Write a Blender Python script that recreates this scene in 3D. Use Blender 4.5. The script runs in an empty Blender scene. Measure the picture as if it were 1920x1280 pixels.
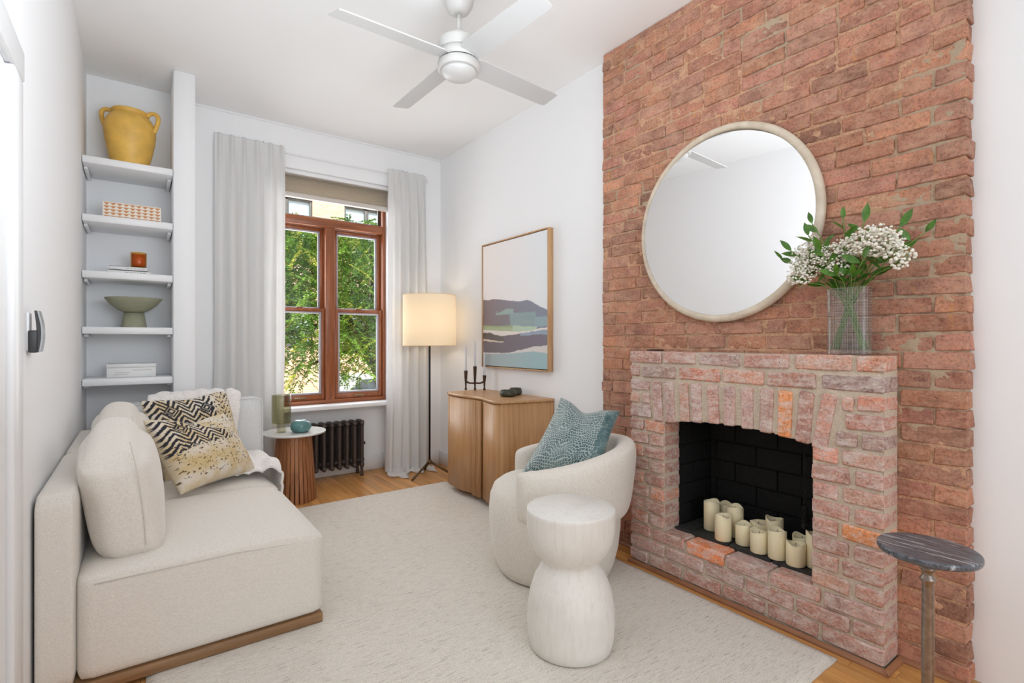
import bpy, bmesh, math, random
import numpy as np
from mathutils import Vector, Matrix, noise

random.seed(7)
np.random.seed(7)
R = math.radians
S = bpy.context.scene
COL = S.collection
H = 1.2                                   # camera height

# ------------------------------------------------------------------ camera
cam_d = bpy.data.cameras.new('camera')
cam_d.lens = 18.0
cam_d.sensor_width = 36.0
cam_d.clip_start = 0.02
cam_d.clip_end = 200
cam = bpy.data.objects.new('camera', cam_d)
COL.objects.link(cam)
cam.location = (0, 0, H)
cam.rotation_euler = (R(90), 0, -R(36.098))
S.camera = cam

# ------------------------------------------------------------------ world, sun, lamps, exposure
S.view_settings.view_transform = 'Standard'
S.view_settings.look = 'None'
S.view_settings.exposure = 0.0
S.view_settings.gamma = 1.0
S.view_settings.use_curve_mapping = False
S.cycles.max_bounces = 10
S.cycles.diffuse_bounces = 6
S.cycles.glossy_bounces = 4
S.cycles.transmission_bounces = 8
S.cycles.transparent_max_bounces = 12
S.cycles.caustics_reflective = False
S.cycles.caustics_refractive = False
S.cycles.sample_clamp_indirect = 6.0

W = bpy.data.worlds.new('world')
S.world = W
W.use_nodes = True
wn = W.node_tree
sky = wn.nodes.new('ShaderNodeTexSky')
sky.sky_type = 'NISHITA'
sky.sun_disc = False
sky.sun_elevation = R(48)
sky.sun_rotation = R(150)
sky.altitude = 10
sky.air_density = 1.0
sky.dust_density = 1.5
wn.links.new(sky.outputs[0], wn.nodes['Background'].inputs[0])
wn.nodes['Background'].inputs[1].default_value = 0.30


def lamp(name, kind, energy, loc, rot, color=(1, 1, 1), **kw):
    d = bpy.data.lights.new(name, kind)
    d.energy = energy
    d.color = color
    for k, v in kw.items():
        setattr(d, k, v)
    o = bpy.data.objects.new(name, d)
    COL.objects.link(o)
    o.location = loc
    o.rotation_euler = rot
    return o


lamp('sun', 'SUN', 4.2, (0, 0, 20), (R(40), R(-22), 0), (1.0, 0.95, 0.86), angle=R(0.6))
# unseen fill lights added: one tilted up ahead of the camera, one behind it
COOL = (0.85, 0.935, 1.0)
aim = Vector((-0.22, 0.52, 0.82)).normalized()
lamp('added_fill_up', 'AREA', 26, (0.75, 0.95, 1.75), aim.to_track_quat('-Z', 'Y').to_euler(), COOL, shape='RECTANGLE', size=1.2, size_y=1.2)
lamp('added_fill_rear', 'AREA', 40, (0.75, -2.2, 1.65), (R(90), 0, 0), COOL, shape='RECTANGLE', size=1.9, size_y=2.2)
# daylight entering at the window opening
lamp('window_daylight', 'AREA', 32, (1.38, 4.76, 1.62), (R(-90), 0, 0), (0.93, 0.97, 1.0), shape='RECTANGLE', size=0.95, size_y=1.8)


# ------------------------------------------------------------------ helpers
def lin(v):
    return v / 12.92 if v <= 0.04045 else ((v + 0.055) / 1.055) ** 2.4


def rgb(r, g, b):
    return (lin(r / 255), lin(g / 255), lin(b / 255), 1.0)


def link(ob, parent=None):
    COL.objects.link(ob)
    if parent is not None:
        ob.parent = parent
        if parent.type == 'EMPTY' and not parent.get('_local'):
            ob.matrix_parent_inverse = Matrix.Translation(-Vector(parent.location))
    return ob


def props(o, label=None, cat=None, group=None, kind=None):
    if label:
        o['label'] = label
    if cat:
        o['category'] = cat
    if group:
        o['group'] = group
    if kind:
        o['kind'] = kind
    return o


def thing(name, label, cat, loc, group=None, kind=None):
    o = bpy.data.objects.new(name, None)
    o.empty_display_size = 0.05
    COL.objects.link(o)
    o.location = loc
    return props(o, label, cat, group, kind)


class MB:
    """collects simple shapes, builds ONE mesh"""

    def __init__(self):
        self.v = []
        self.f = []
        self.s = []
        self.mi = []

    def add(self, verts, faces, smooth=False, mi=0):
        b = len(self.v)
        self.v.extend(tuple(p) for p in verts)
        self.f.extend(tuple(i + b for i in f) for f in faces)
        self.s.extend([smooth] * len(faces))
        self.mi.extend([mi] * len(faces))
        return self

    def box(self, x0, x1, y0, y1, z0, z1, mi=0):
        v = [(x0, y0, z0), (x1, y0, z0), (x1, y1, z0), (x0, y1, z0), (x0, y0, z1), (x1, y0, z1), (x1, y1, z1), (x0, y1, z1)]
        f = [(0, 3, 2, 1), (4, 5, 6, 7), (0, 1, 5, 4), (1, 2, 6, 5), (2, 3, 7, 6), (3, 0, 4, 7)]
        return self.add(v, f, mi=mi)

    def bbox(self, x0, x1, y0, y1, z0, z1, r=0.004, seg=2, smooth=True, mi=0):
        bm = bmesh.new()
        bmesh.ops.create_cube(bm, size=1)
        for v in bm.verts:
            v.co = Vector(((x0 + x1) / 2 + v.co.x * (x1 - x0), (y0 + y1) / 2 + v.co.y * (y1 - y0), (z0 + z1) / 2 + v.co.z * (z1 - z0)))
        bmesh.ops.bevel(bm, geom=bm.edges[:], offset=r, segments=seg, affect='EDGES', profile=0.5)
        return self.bm(bm, smooth, mi)

    def bm(self, bm, smooth=False, mi=0):
        bm.verts.ensure_lookup_table()
        bm.verts.index_update()
        self.add([v.co[:] for v in bm.verts], [[v.index for v in f.verts] for f in bm.faces], smooth, mi)
        bm.free()
        return self

    def lathe(self, prof, c=(0, 0, 0), n=40, smooth=True, cap0=True, cap1=True, sx=1, sy=1, mi=0):
        v, f = [], []
        m = len(prof)
        for r, z in prof:
            for k in range(n):
                a = 2 * math.pi * k / n
                v.append((c[0] + sx * r * math.cos(a), c[1] + sy * r * math.sin(a), c[2] + z))
        for i in range(m - 1):
            for k in range(n):
                k2 = (k + 1) % n
                f.append((i * n + k, i * n + k2, (i + 1) * n + k2, (i + 1) * n + k))
        self.add(v, f, smooth, mi)
        if cap0:
            self.add(v[:n], [tuple(range(n))[::-1]], False, mi)
        if cap1:
            self.add(v[-n:], [tuple(range(n))], False, mi)
        return self

    def tube(self, pts, r, n=10, smooth=True, closed=False, caps=True, mi=0):
        pts = [Vector(p) for p in pts]
        m = len(pts)
        rr = r if isinstance(r, (list, tuple)) else [r] * m
        v, f = [], []
        up = None
        for i, p in enumerate(pts):
            if closed:
                t = pts[(i + 1) % m] - pts[i - 1]
            else:
                t = pts[min(i + 1, m - 1)] - pts[max(i - 1, 0)]
            t.normalize()
            if up is None:
                up = Vector((0, 0, 1)) if abs(t.z) < 0.9 else Vector((1, 0, 0))
            a = t.cross(up).normalized()
            up = a.cross(t).normalized()
            for k in range(n):
                an = 2 * math.pi * k / n
                v.append(p + (a * math.cos(an) + up * math.sin(an)) * rr[i])
        rng = m if closed else m - 1
        for i in range(rng):
            j = (i + 1) % m
            for k in range(n):
                k2 = (k + 1) % n
                f.append((i * n + k, j * n + k, j * n + k2, i * n + k2))
        self.add(v, f, smooth, mi)
        if caps and not closed:
            self.add(v[:n], [tuple(range(n))], smooth, mi)
            self.add(v[-n:], [tuple(range(n))[::-1]], smooth, mi)
        return self

    def grid(self, P, smooth=True, closed_u=False, mi=0):
        """P[i][j] points"""
        nu, nv = len(P), len(P[0])
        v = [p for row in P for p in row]
        f = []
        for i in range(nu if closed_u else nu - 1):
            i2 = (i + 1) % nu
            for j in range(nv - 1):
                f.append((i * nv + j, i2 * nv + j, i2 * nv + j + 1, i * nv + j + 1))
        return self.add(v, f, smooth, mi)

    def prism(self, outline, axis, a, b, smooth_side=False, mi=0):
        """outline: 2D points; axis 'x','y','z' extruded from a to b"""
        n = len(outline)

        def p3(q, t):
            if axis == 'x':
                return (t, q[0], q[1])
            if axis == 'y':
                return (q[0], t, q[1])
            return (q[0], q[1], t)
        v = [p3(q, a) for q in outline] + [p3(q, b) for q in outline]
        self.add(v, [(i, (i + 1) % n, n + (i + 1) % n, n + i) for i in range(n)], smooth_side, mi)
        self.add([p3(q, a) for q in outline], [tuple(range(n))[::-1]], False, mi)
        self.add([p3(q, b) for q in outline], [tuple(range(n))], False, mi)
        return self

    def mesh(self, name, mats):
        me = bpy.data.meshes.new(name)
        me.from_pydata(self.v, [], self.f)
        me.polygons.foreach_set('use_smooth', self.s)
        if not isinstance(mats, (list, tuple)):
            mats = [mats]
        for m in mats:
            me.materials.append(m)
        me.polygons.foreach_set('material_index', self.mi)
        bm = bmesh.new()
        bm.from_mesh(me)
        bmesh.ops.remove_doubles(bm, verts=bm.verts, dist=1e-5)
        bmesh.ops.recalc_face_normals(bm, faces=bm.faces)
        bm.to_mesh(me)
        bm.free()
        me.update()
        return me

    def build(self, name, mats, parent=None, raw=False):
        return link(bpy.data.objects.new(name, self.mesh(name, mats)), parent)


def smooth3(pts, n=5):
    out = []
    m = len(pts)
    for i in range(m - 1):
        p0, p1, p2, p3 = (Vector(pts[k]) for k in (max(i - 1, 0), i, i + 1, min(i + 2, m - 1)))
        for k in range(n):
            t = k / n
            out.append(0.5 * ((2 * p1) + (p2 - p0) * t + (2 * p0 - 5 * p1 + 4 * p2 - p3) * t * t + (3 * p1 - p0 - 3 * p2 + p3) * t ** 3))
    out.append(Vector(pts[-1]))
    return out


def structure(ob):
    ob['kind'] = 'structure'
    return ob


def softbox(cx, cy, cz, sx, sy, sz, r, puff=(0, 0, 0), n=14, warp=None):
    """rounded cushion body, sizes are full extents"""
    bm = bmesh.new()
    bmesh.ops.create_cube(bm, size=2)
    bmesh.ops.subdivide_edges(bm, edges=bm.edges[:], cuts=n, use_grid_fill=True)
    h = Vector((sx / 2, sy / 2, sz / 2))
    for v in bm.verts:
        u = v.co.copy()
        p = Vector((u.x * h.x, u.y * h.y, u.z * h.z))
        q = Vector([max(-h[i] + r, min(h[i] - r, p[i])) for i in range(3)])
        d = p - q
        if d.length > 1e-9:
            p = q + d.normalized() * r
        bx, by, bz = 1 - u.x ** 2, 1 - u.y ** 2, 1 - u.z ** 2
        p.x += puff[0] * u.x * by * bz
        p.y += puff[1] * u.y * bx * bz
        p.z += puff[2] * u.z * bx * by
        if warp:
            p = warp(p, u)
        v.co = p + Vector((cx, cy, cz))
    mb = MB()
    mb.bm(bm, True)
    return mb


# ------------------------------------------------------------------ materials
def new_mat(name):
    m = bpy.data.materials.new(name)
    m.use_nodes = True
    return m, m.node_tree.nodes, m.node_tree.links, m.node_tree.nodes['Principled BSDF']


def N(nt, t, **kw):
    n = nt.new(t)
    for k, v in kw.items():
        if k in n.inputs:
            n.inputs[k].default_value = v
        else:
            setattr(n, k, v)
    return n


def coords(n, l, scale=(1, 1, 1), rot=(0, 0, 0), world=True):
    if world:
        g = n.new('ShaderNodeNewGeometry').outputs['Position']
    else:
        g = n.new('ShaderNodeTexCoord').outputs['Object']
    mp = n.new('ShaderNodeMapping')
    mp.inputs['Scale'].default_value = scale
    mp.inputs['Rotation'].default_value = rot
    l.new(g, mp.inputs[0])
    return mp.outputs[0]


def ramp(n, l, fac, stops, interp='LINEAR'):
    r = n.new('ShaderNodeValToRGB')
    r.color_ramp.interpolation = interp
    e = r.color_ramp.elements
    e[0].position, e[0].color = stops[0]
    e[1].position, e[1].color = stops[-1]
    for p, c in stops[1:-1]:
        x = e.new(p)
        x.color = c
    l.new(fac, r.inputs[0])
    return r.outputs[0]


def mixc(n, l, fac, a, b, mode='MIX'):
    m = n.new('ShaderNodeMix')
    m.data_type = 'RGBA'
    m.blend_type = mode
    for s, i in ((fac, 0), (a, 6), (b, 7)):
        if hasattr(s, 'links'):
            l.new(s, m.inputs[i])
        else:
            m.inputs[i].default_value = s
    return m.outputs[2]


def bump(n, l, p, hgt, strength=0.2, dist=0.01):
    b = n.new('ShaderNodeBump')
    b.inputs['Strength'].default_value = strength
    b.inputs['Distance'].default_value = dist
    l.new(hgt, b.inputs['Height'])
    l.new(b.outputs[0], p.inputs['Normal'])


def plain(name, col, rough=0.5, metal=0.0, spec=0.5, nscale=0, nstr=0.1, var=0.0, ndist=0.005):
    m, n, l, p = new_mat(name)
    p.inputs['Base Color'].default_value = col
    p.inputs['Roughness'].default_value = rough
    p.inputs['Metallic'].default_value = metal
    p.inputs['Specular IOR Level'].default_value = spec
    if nscale:
        t = N(n, 'ShaderNodeTexNoise', Scale=nscale, Detail=4.0)
        l.new(coords(n, l), t.inputs['Vector'])
        bump(n, l, p, t.outputs[0], nstr, ndist)
        if var:
            dk = tuple(c * (1 - var) for c in col[:3]) + (1,)
            lt = tuple(min(1, c * (1 + var)) for c in col[:3]) + (1,)
            l.new(ramp(n, l, t.outputs[0], [(0.3, dk), (0.7, lt)]), p.inputs['Base Color'])
    return m


def fabric(name, col, rough=0.95, scale=420, var=0.12, strength=0.35, sheen=0.25):
    m, n, l, p = new_mat(name)
    p.inputs['Roughness'].default_value = rough
    p.inputs['Specular IOR Level'].default_value = 0.15
    p.inputs['Sheen Weight'].default_value = sheen
    a = N(n, 'ShaderNodeTexNoise', Scale=1.0, Detail=2.0)
    l.new(coords(n, l, (scale, scale * 0.35, scale * 0.35)), a.inputs['Vector'])
    b = N(n, 'ShaderNodeTexNoise', Scale=1.0, Detail=2.0)
    l.new(coords(n, l, (scale * 0.3, scale, scale)), b.inputs['Vector'])
    mx = n.new('ShaderNodeMath')
    mx.operation = 'ADD'
    l.new(a.outputs[0], mx.inputs[0])
    l.new(b.outputs[0], mx.inputs[1])
    hf = n.new('ShaderNodeMath')
    hf.operation = 'MULTIPLY'
    hf.inputs[1].default_value = 0.5
    l.new(mx.outputs[0], hf.inputs[0])
    dk = tuple(c * (1 - var) for c in col[:3]) + (1,)
    lt = tuple(min(1, c * (1 + var * 0.6)) for c in col[:3]) + (1,)
    l.new(ramp(n, l, hf.outputs[0], [(0.32, dk), (0.62, lt)]), p.inputs['Base Color'])
    bump(n, l, p, hf.outputs[0], strength, 0.002)
    return m


def wood(name, c1, c2, grain=(1, 1, 1), rough=0.45, scale=1.0, per_object=0.0, bstr=0.05, fine=None):
    """grain: mapping scale; the small component runs along the grain"""
    m, n, l, p = new_mat(name)
    v = coords(n, l, tuple(g * scale for g in grain))
    if per_object:
        oi = n.new('ShaderNodeObjectInfo')
        ad = n.new('ShaderNodeVectorMath')
        ad.operation = 'MULTIPLY_ADD'
        cx = n.new('ShaderNodeCombineXYZ')
        for i in range(3):
            l.new(oi.outputs['Random'], cx.inputs[i])
        l.new(cx.outputs[0], ad.inputs[0])
        ad.inputs[1].default_value = (37, 23, 51)
        l.new(v, ad.inputs[2])
        v = ad.outputs[0]
    t = N(n, 'ShaderNodeTexNoise', Scale=1.0, Detail=6.0, Roughness=0.6, Distortion=0.6)
    l.new(v, t.inputs['Vector'])
    col = ramp(n, l, t.outputs[0], [(0.3, c2), (0.68, c1)])
    if per_object:
        hs = n.new('ShaderNodeHueSaturation')
        mr = n.new('ShaderNodeMapRange')
        mr.inputs['To Min'].default_value = 1 - per_object
        mr.inputs['To Max'].default_value = 1 + per_object
        l.new(oi.outputs['Random'], mr.inputs[0])
        l.new(mr.outputs[0], hs.inputs['Value'])
        l.new(col, hs.inputs['Color'])
        col = hs.outputs[0]
    l.new(col, p.inputs['Base Color'])
    p.inputs['Roughness'].default_value = rough
    bump(n, l, p, t.outputs[0], bstr, 0.003)
    return m


def facing_gloss(n, l, gloss):
    lw = n.new('ShaderNodeLayerWeight')
    lw.inputs[0].default_value = 0.5
    pw = n.new('ShaderNodeMath')
    pw.operation = 'POWER'
    pw.inputs[1].default_value = 3.5
    l.new(lw.outputs['Facing'], pw.inputs[0])
    mu = n.new('ShaderNodeMath')
    mu.operation = 'MULTIPLY_ADD'
    mu.inputs[1].default_value = 0.8 * gloss
    mu.inputs[2].default_value = 0.045 * gloss
    l.new(pw.outputs[0], mu.inputs[0])
    return mu


def glass_thin(name, tint=(1, 1, 1, 1), rough=0.0, gloss=0.5):
    m, n, l, p = new_mat(name)
    out = n['Material Output']
    n.remove(p)
    tr = n.new('ShaderNodeBsdfTransparent')
    tr.inputs[0].default_value = tint
    gl = n.new('ShaderNodeBsdfGlossy')
    gl.inputs['Roughness'].default_value = rough
    mu = facing_gloss(n, l, gloss)
    mx = n.new('ShaderNodeMixShader')
    l.new(mu.outputs[0], mx.inputs[0])
    l.new(tr.outputs[0], mx.inputs[1])
    l.new(gl.outputs[0], mx.inputs[2])
    l.new(mx.outputs[0], out.inputs[0])
    return m


def translucent(name, col, mixf=0.4, tex=None, transp=0.0):
    m, n, l, p = new_mat(name)
    out = n['Material Output']
    p.inputs['Base Color'].default_value = col
    p.inputs['Roughness'].default_value = 0.95
    p.inputs['Specular IOR Level'].default_value = 0.1
    tl = n.new('ShaderNodeBsdfTranslucent')
    tl.inputs[0].default_value = col
    mx = n.new('ShaderNodeMixShader')
    mx.inputs[0].default_value = mixf
    l.new(p.outputs[0], mx.inputs[1])
    l.new(tl.outputs[0], mx.inputs[2])
    o = mx.outputs[0]
    if transp:
        tr = n.new('ShaderNodeBsdfTransparent')
        m2 = n.new('ShaderNodeMixShader')
        m2.inputs[0].default_value = transp
        l.new(o, m2.inputs[1])
        l.new(tr.outputs[0], m2.inputs[2])
        o = m2.outputs[0]
    l.new(o, out.inputs[0])
    t = N(n, 'ShaderNodeTexNoise', Scale=500.0)
    l.new(coords(n, l), t.inputs['Vector'])
    bump(n, l, p, t.outputs[0], 0.15, 0.001)
    return m


def attr_mat(name, rough=0.8, attr='print', bump_scale=600, sheen=0.0, metal_attr=None, bstr=0.2):
    m, n, l, p = new_mat(name)
    a = n.new('ShaderNodeAttribute')
    a.attribute_name = attr
    l.new(a.outputs['Color'], p.inputs['Base Color'])
    p.inputs['Roughness'].default_value = rough
    p.inputs['Specular IOR Level'].default_value = 0.2
    p.inputs['Sheen Weight'].default_value = sheen
    if metal_attr:
        l.new(a.outputs['Alpha'], p.inputs['Metallic'])
    t = N(n, 'ShaderNodeTexNoise', Scale=bump_scale)
    l.new(coords(n, l), t.inputs['Vector'])
    bump(n, l, p, t.outputs[0], bstr, 0.001)
    return m


def brick_mat(name, base, dark, wash, wash_amt, rough=0.9, stain=False, fleck=0.0):
    m, n, l, p = new_mat(name)
    oi = n.new('ShaderNodeObjectInfo')
    pos = coords(n, l)
    big = N(n, 'ShaderNodeTexNoise', Scale=9.0, Detail=5.0, Roughness=0.65)
    l.new(pos, big.inputs['Vector'])
    fine = N(n, 'ShaderNodeTexNoise', Scale=95.0, Detail=5.0, Roughness=0.7)
    l.new(pos, fine.inputs['Vector'])
    wn_ = N(n, 'ShaderNodeTexNoise', Scale=26.0, Detail=7.0, Roughness=0.72)
    l.new(coords(n, l, (1, 0.6, 1.4)), wn_.inputs['Vector'])
    # object tint multiplies the base
    c0 = mixc(n, l, 1.0, base, oi.outputs['Color'], 'MULTIPLY')
    dk = ramp(n, l, big.outputs[0], [(0.40, (1, 1, 1, 1)), (0.68, (0, 0, 0, 1))])
    inv = n.new('ShaderNodeInvert')
    l.new(dk, inv.inputs['Color'])
    md = n.new('ShaderNodeMath')
    md.operation = 'MULTIPLY'
    md.inputs[1].default_value = 0.75
    l.new(inv.outputs[0], md.inputs[0])
    c1 = mixc(n, l, md.outputs[0], c0, mixc(n, l, 1.0, dark, oi.outputs['Color'], 'MULTIPLY'))
    sp = ramp(n, l, fine.outputs[0], [(0.34, (0.62, 0.60, 0.58, 1)), (0.5, (1, 1, 1, 1)), (0.70, (1.2, 1.17, 1.13, 1))])
    c2 = mixc(n, l, 1.0, c1, sp, 'MULTIPLY')
    wm = ramp(n, l, wn_.outputs[0], [(0.52 - 0.12 * wash_amt, (0, 0, 0, 1)), (0.66 - 0.06 * wash_amt, (1, 1, 1, 1))])
    wf = n.new('ShaderNodeMath')
    wf.operation = 'MULTIPLY'
    wf.inputs[1].default_value = min(1.0, wash_amt)
    l.new(wm, wf.inputs[0])
    c3 = mixc(n, l, wf.outputs[0], c2, wash)
    if stain:
        # ochre runs of old paint
        st_ = N(n, 'ShaderNodeTexNoise', Scale=1.0, Detail=3.0)
        l.new(coords(n, l, (20, 26, 7)), st_.inputs['Vector'])
        c3 = mixc(n, l, ramp(n, l, st_.outputs[0], [(0.66, (0, 0, 0, 1)), (0.74, (0.55, 0.55, 0.55, 1))]), c3, rgb(206, 150, 92))
    if fleck:
        fk = N(n, 'ShaderNodeTexNoise', Scale=120.0, Detail=3.0, Roughness=0.6)
        l.new(coords(n, l, (1, 0.55, 1.3)), fk.inputs['Vector'])
        c3 = mixc(n, l, ramp(n, l, fk.outputs[0], [(0.60, (0, 0, 0, 1)), (0.66, (fleck, fleck, fleck, 1))]), c3, rgb(232, 220, 210))
    pit = N(n, 'ShaderNodeTexNoise', Scale=150.0, Detail=2.0)
    l.new(pos, pit.inputs['Vector'])
    c3 = mixc(n, l, ramp(n, l, pit.outputs[0], [(0.27, (0.75, 0.75, 0.75, 1)), (0.34, (0, 0, 0, 1))]), c3, rgb(92, 62, 52))
    l.new(c3, p.inputs['Base Color'])
    p.inputs['Roughness'].default_value = rough
    p.inputs['Specular IOR Level'].default_value = 0.2
    ad = n.new('ShaderNodeMath')
    ad.operation = 'ADD'
    l.new(fine.outputs[0], ad.inputs[0])
    l.new(wn_.outputs[0], ad.inputs[1])
    bump(n, l, p, ad.outputs[0], 0.55, 0.006)
    return m


M = {}
M['wall'] = plain('wall_paint', rgb(244, 244, 245), 0.75, spec=0.25, nscale=35, nstr=0.03)
M['ceiling'] = plain('ceiling_paint', rgb(246, 246, 246), 0.85, spec=0.15, nscale=22, nstr=0.03)
M['trim'] = plain('white_trim', rgb(240, 240, 241), 0.4, spec=0.4)
M['brick'] = brick_mat('old_red_brick', rgb(194, 140, 117), rgb(142, 103, 90), rgb(206, 168, 142), 0.5, stain=True)
M['washed'] = brick_mat('whitewashed_brick', rgb(204, 160, 145), rgb(166, 134, 125), rgb(224, 213, 206), 0.66, fleck=0.6)
M['mortar'] = plain('sandy_mortar', rgb(200, 158, 128), 0.95, spec=0.1, nscale=130, nstr=0.6, var=0.22, ndist=0.006)
def cement_repairs(m):
    n, l = m.node_tree.nodes, m.node_tree.links
    p = n['Principled BSDF']
    src = p.inputs['Base Color'].links[0].from_socket
    t = N(n, 'ShaderNodeTexNoise', Scale=2.3, Detail=4.0)
    l.new(coords(n, l, (1, 1.6, 0.9)), t.inputs['Vector'])
    f = ramp(n, l, t.outputs[0], [(0.53, (0, 0, 0, 1)), (0.62, (0.8, 0.8, 0.8, 1))])
    l.new(mixc(n, l, f, src, rgb(176, 162, 140)), p.inputs['Base Color'])


cement_repairs(M['mortar'])
M['mortar_grey'] = plain('grey_mortar', rgb(206, 191, 172), 0.95, spec=0.1, nscale=110, nstr=0.5, var=0.12, ndist=0.006)
M['firebrick'] = plain('sooty_black_brick', rgb(25, 25, 25), 0.75, spec=0.3, nscale=60, nstr=0.4, var=0.25)
M['soot'] = plain('sooty_joint', rgb(36, 35, 34), 0.9, spec=0.1, nscale=80, nstr=0.4)
M['slate'] = plain('dark_hearth_slate', rgb(52, 53, 52), 0.6, spec=0.4, nscale=45, nstr=0.4, var=0.3)
M['plank'] = wood('honey_oak_plank', rgb(222, 168, 102), rgb(186, 126, 66), (26, 1.6, 26), 0.32, 1.0, 0.16, 0.04)
M['subfloor'] = wood('floor_joint_wood', rgb(90, 58, 30), rgb(70, 44, 22), (10, 1, 10), 0.6)
M['moulding'] = wood('worn_oak_moulding', rgb(168, 118, 84), rgb(132, 86, 58), (20, 2, 20), 0.5)
M['oak'] = wood('pale_oak', rgb(203, 158, 112), rgb(172, 124, 80), (42, 42, 1.6), 0.42, 1.0, 0, 0.05)
M['oak_top'] = wood('pale_oak_top', rgb(208, 165, 120), rgb(180, 134, 90), (42, 1.8, 42), 0.38)
M['oak_frame'] = wood('oak_picture_frame', rgb(206, 166, 122), rgb(180, 134, 90), (30, 30, 3), 0.45)
M['walnut'] = wood('warm_slat_wood', rgb(178, 120, 78), rgb(126, 76, 44), (60, 60, 3), 0.45, 1.0, 0.2)
M['plinth'] = wood('sofa_plinth_wood', rgb(158, 122, 86), rgb(128, 94, 62), (2.5, 40, 40), 0.5)
M['window_wood'] = wood('stained_window_wood', rgb(164, 96, 56), rgb(126, 68, 38), (30, 30, 2.5), 0.35)
M['window_wood_h'] = wood('stained_window_wood_rail', rgb(168, 100, 60), rgb(128, 70, 40), (2.5, 30, 30), 0.35)
M['strip'] = plain('grey_glazing_strip', rgb(176, 172, 178), 0.5)
M['brass'] = plain('dull_brass', rgb(150, 128, 96), 0.35, 0.8)
M['pane'] = glass_thin('window_glass')
M['linen'] = fabric('ivory_linen', rgb(228, 221, 212))
M['linen_shaded'] = fabric('shaded_ivory_linen', rgb(222, 222, 222))  # sofa linen with the far arm's shade put into the colour
M['boucle'] = fabric('cream_boucle', rgb(229, 222, 212), scale=300)
M['seam'] = plain('seam_thread', rgb(218, 211, 202), 0.9)
M['throw'] = fabric('fluffy_white_throw', rgb(238, 232, 228), 1.0, 160, 0.14, 0.9, 0.6)
M['curtain'] = translucent('white_curtain_cloth', rgb(245, 244, 243), 0.40)
M['shade_fabric'] = translucent('cream_lampshade', rgb(246, 231, 206), 0.55)
M['blind'] = translucent('taupe_pleated_blind', rgb(226, 219, 208), 0.6)
M['blind_rail'] = plain('blind_rail', rgb(206, 198, 190), 0.4)
M['black_metal'] = plain('black_metal', rgb(26, 25, 25), 0.45, 0.3)
M['bronze'] = plain('bronze_metal', rgb(112, 92, 70), 0.4, 0.85)
M['dark_bronze'] = plain('dark_bronze', rgb(74, 54, 40), 0.45, 0.7, nscale=60, nstr=0.15)
M['iron'] = plain('cast_iron_paint', rgb(78, 68, 63), 0.42, 0.25, spec=0.5, nscale=70, nstr=0.15, var=0.2)
M['marble'] = plain('white_marble', rgb(232, 231, 228), 0.2, nscale=9, nstr=0.0, var=0.05)
M['ceramic_y'] = plain('yellow_glaze', rgb(224, 178, 84), 0.45, nscale=14, nstr=0.12, var=0.12, ndist=0.01)
M['olive'] = plain('sage_ceramic', rgb(150, 150, 126), 0.7, nscale=40, nstr=0.1, var=0.06)
M['dish'] = plain('dark_green_stoneware', rgb(62, 62, 46), 0.4, nscale=30, nstr=0.1, var=0.15)
M['teal'] = plain('teal_glaze', rgb(92, 132, 132), 0.12, nscale=16, nstr=0.05, var=0.3)
M['wax'] = plain('ivory_wax', rgb(238, 226, 190), 0.5, spec=0.3, nscale=30, nstr=0.05)
M['wax'].node_tree.nodes['Principled BSDF'].inputs['Subsurface Weight'].default_value = 0.15
M['wax'].node_tree.nodes['Principled BSDF'].inputs['Subsurface Radius'].default_value = (0.02, 0.015, 0.008)
M['taper'] = plain('grey_taper_wax', rgb(206, 208, 212), 0.5)
M['book'] = plain('white_book_cover', rgb(232, 231, 229), 0.5)
M['paper'] = plain('book_pages', rgb(214, 208, 198), 0.9, nscale=300, nstr=0.3)
M['ink'] = plain('grey_print', rgb(168, 168, 168), 0.6)
M['terracotta'] = plain('terracotta_inlay', rgb(206, 142, 92), 0.6)
M['bone'] = plain('bone_inlay', rgb(238, 228, 214), 0.5)
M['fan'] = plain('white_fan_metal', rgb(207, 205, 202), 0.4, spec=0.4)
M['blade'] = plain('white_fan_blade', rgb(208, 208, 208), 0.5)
M['dark_gap'] = plain('dark_gap', rgb(60, 60, 60), 0.8)
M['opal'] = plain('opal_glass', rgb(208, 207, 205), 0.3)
M['plastic_black'] = plain('black_plastic', rgb(58, 58, 60), 0.45)
M['plastic_silver'] = plain('silver_plastic', rgb(186, 188, 190), 0.25, 0.6)
M['mirror'] = plain('mirror_glass', (0.93, 0.93, 0.93, 1), 0.0, 1.0)
M['mirror_frame'] = wood('cerused_pale_wood', rgb(226, 213, 194), rgb(200, 184, 162), (12, 12, 12), 0.5)
M['leaf'] = plain('glossy_green_leaf', rgb(70, 114, 28), 0.4, nscale=40, nstr=0.1, var=0.35)
M['stem'] = plain('green_stem', rgb(112, 140, 62), 0.5)
M['floret'] = plain('white_floret', rgb(244, 240, 228), 0.8)
M['pewter'] = plain('aged_pewter', rgb(150, 138, 128), 0.35, 0.85, nscale=60, nstr=0.15, var=0.2)


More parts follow.
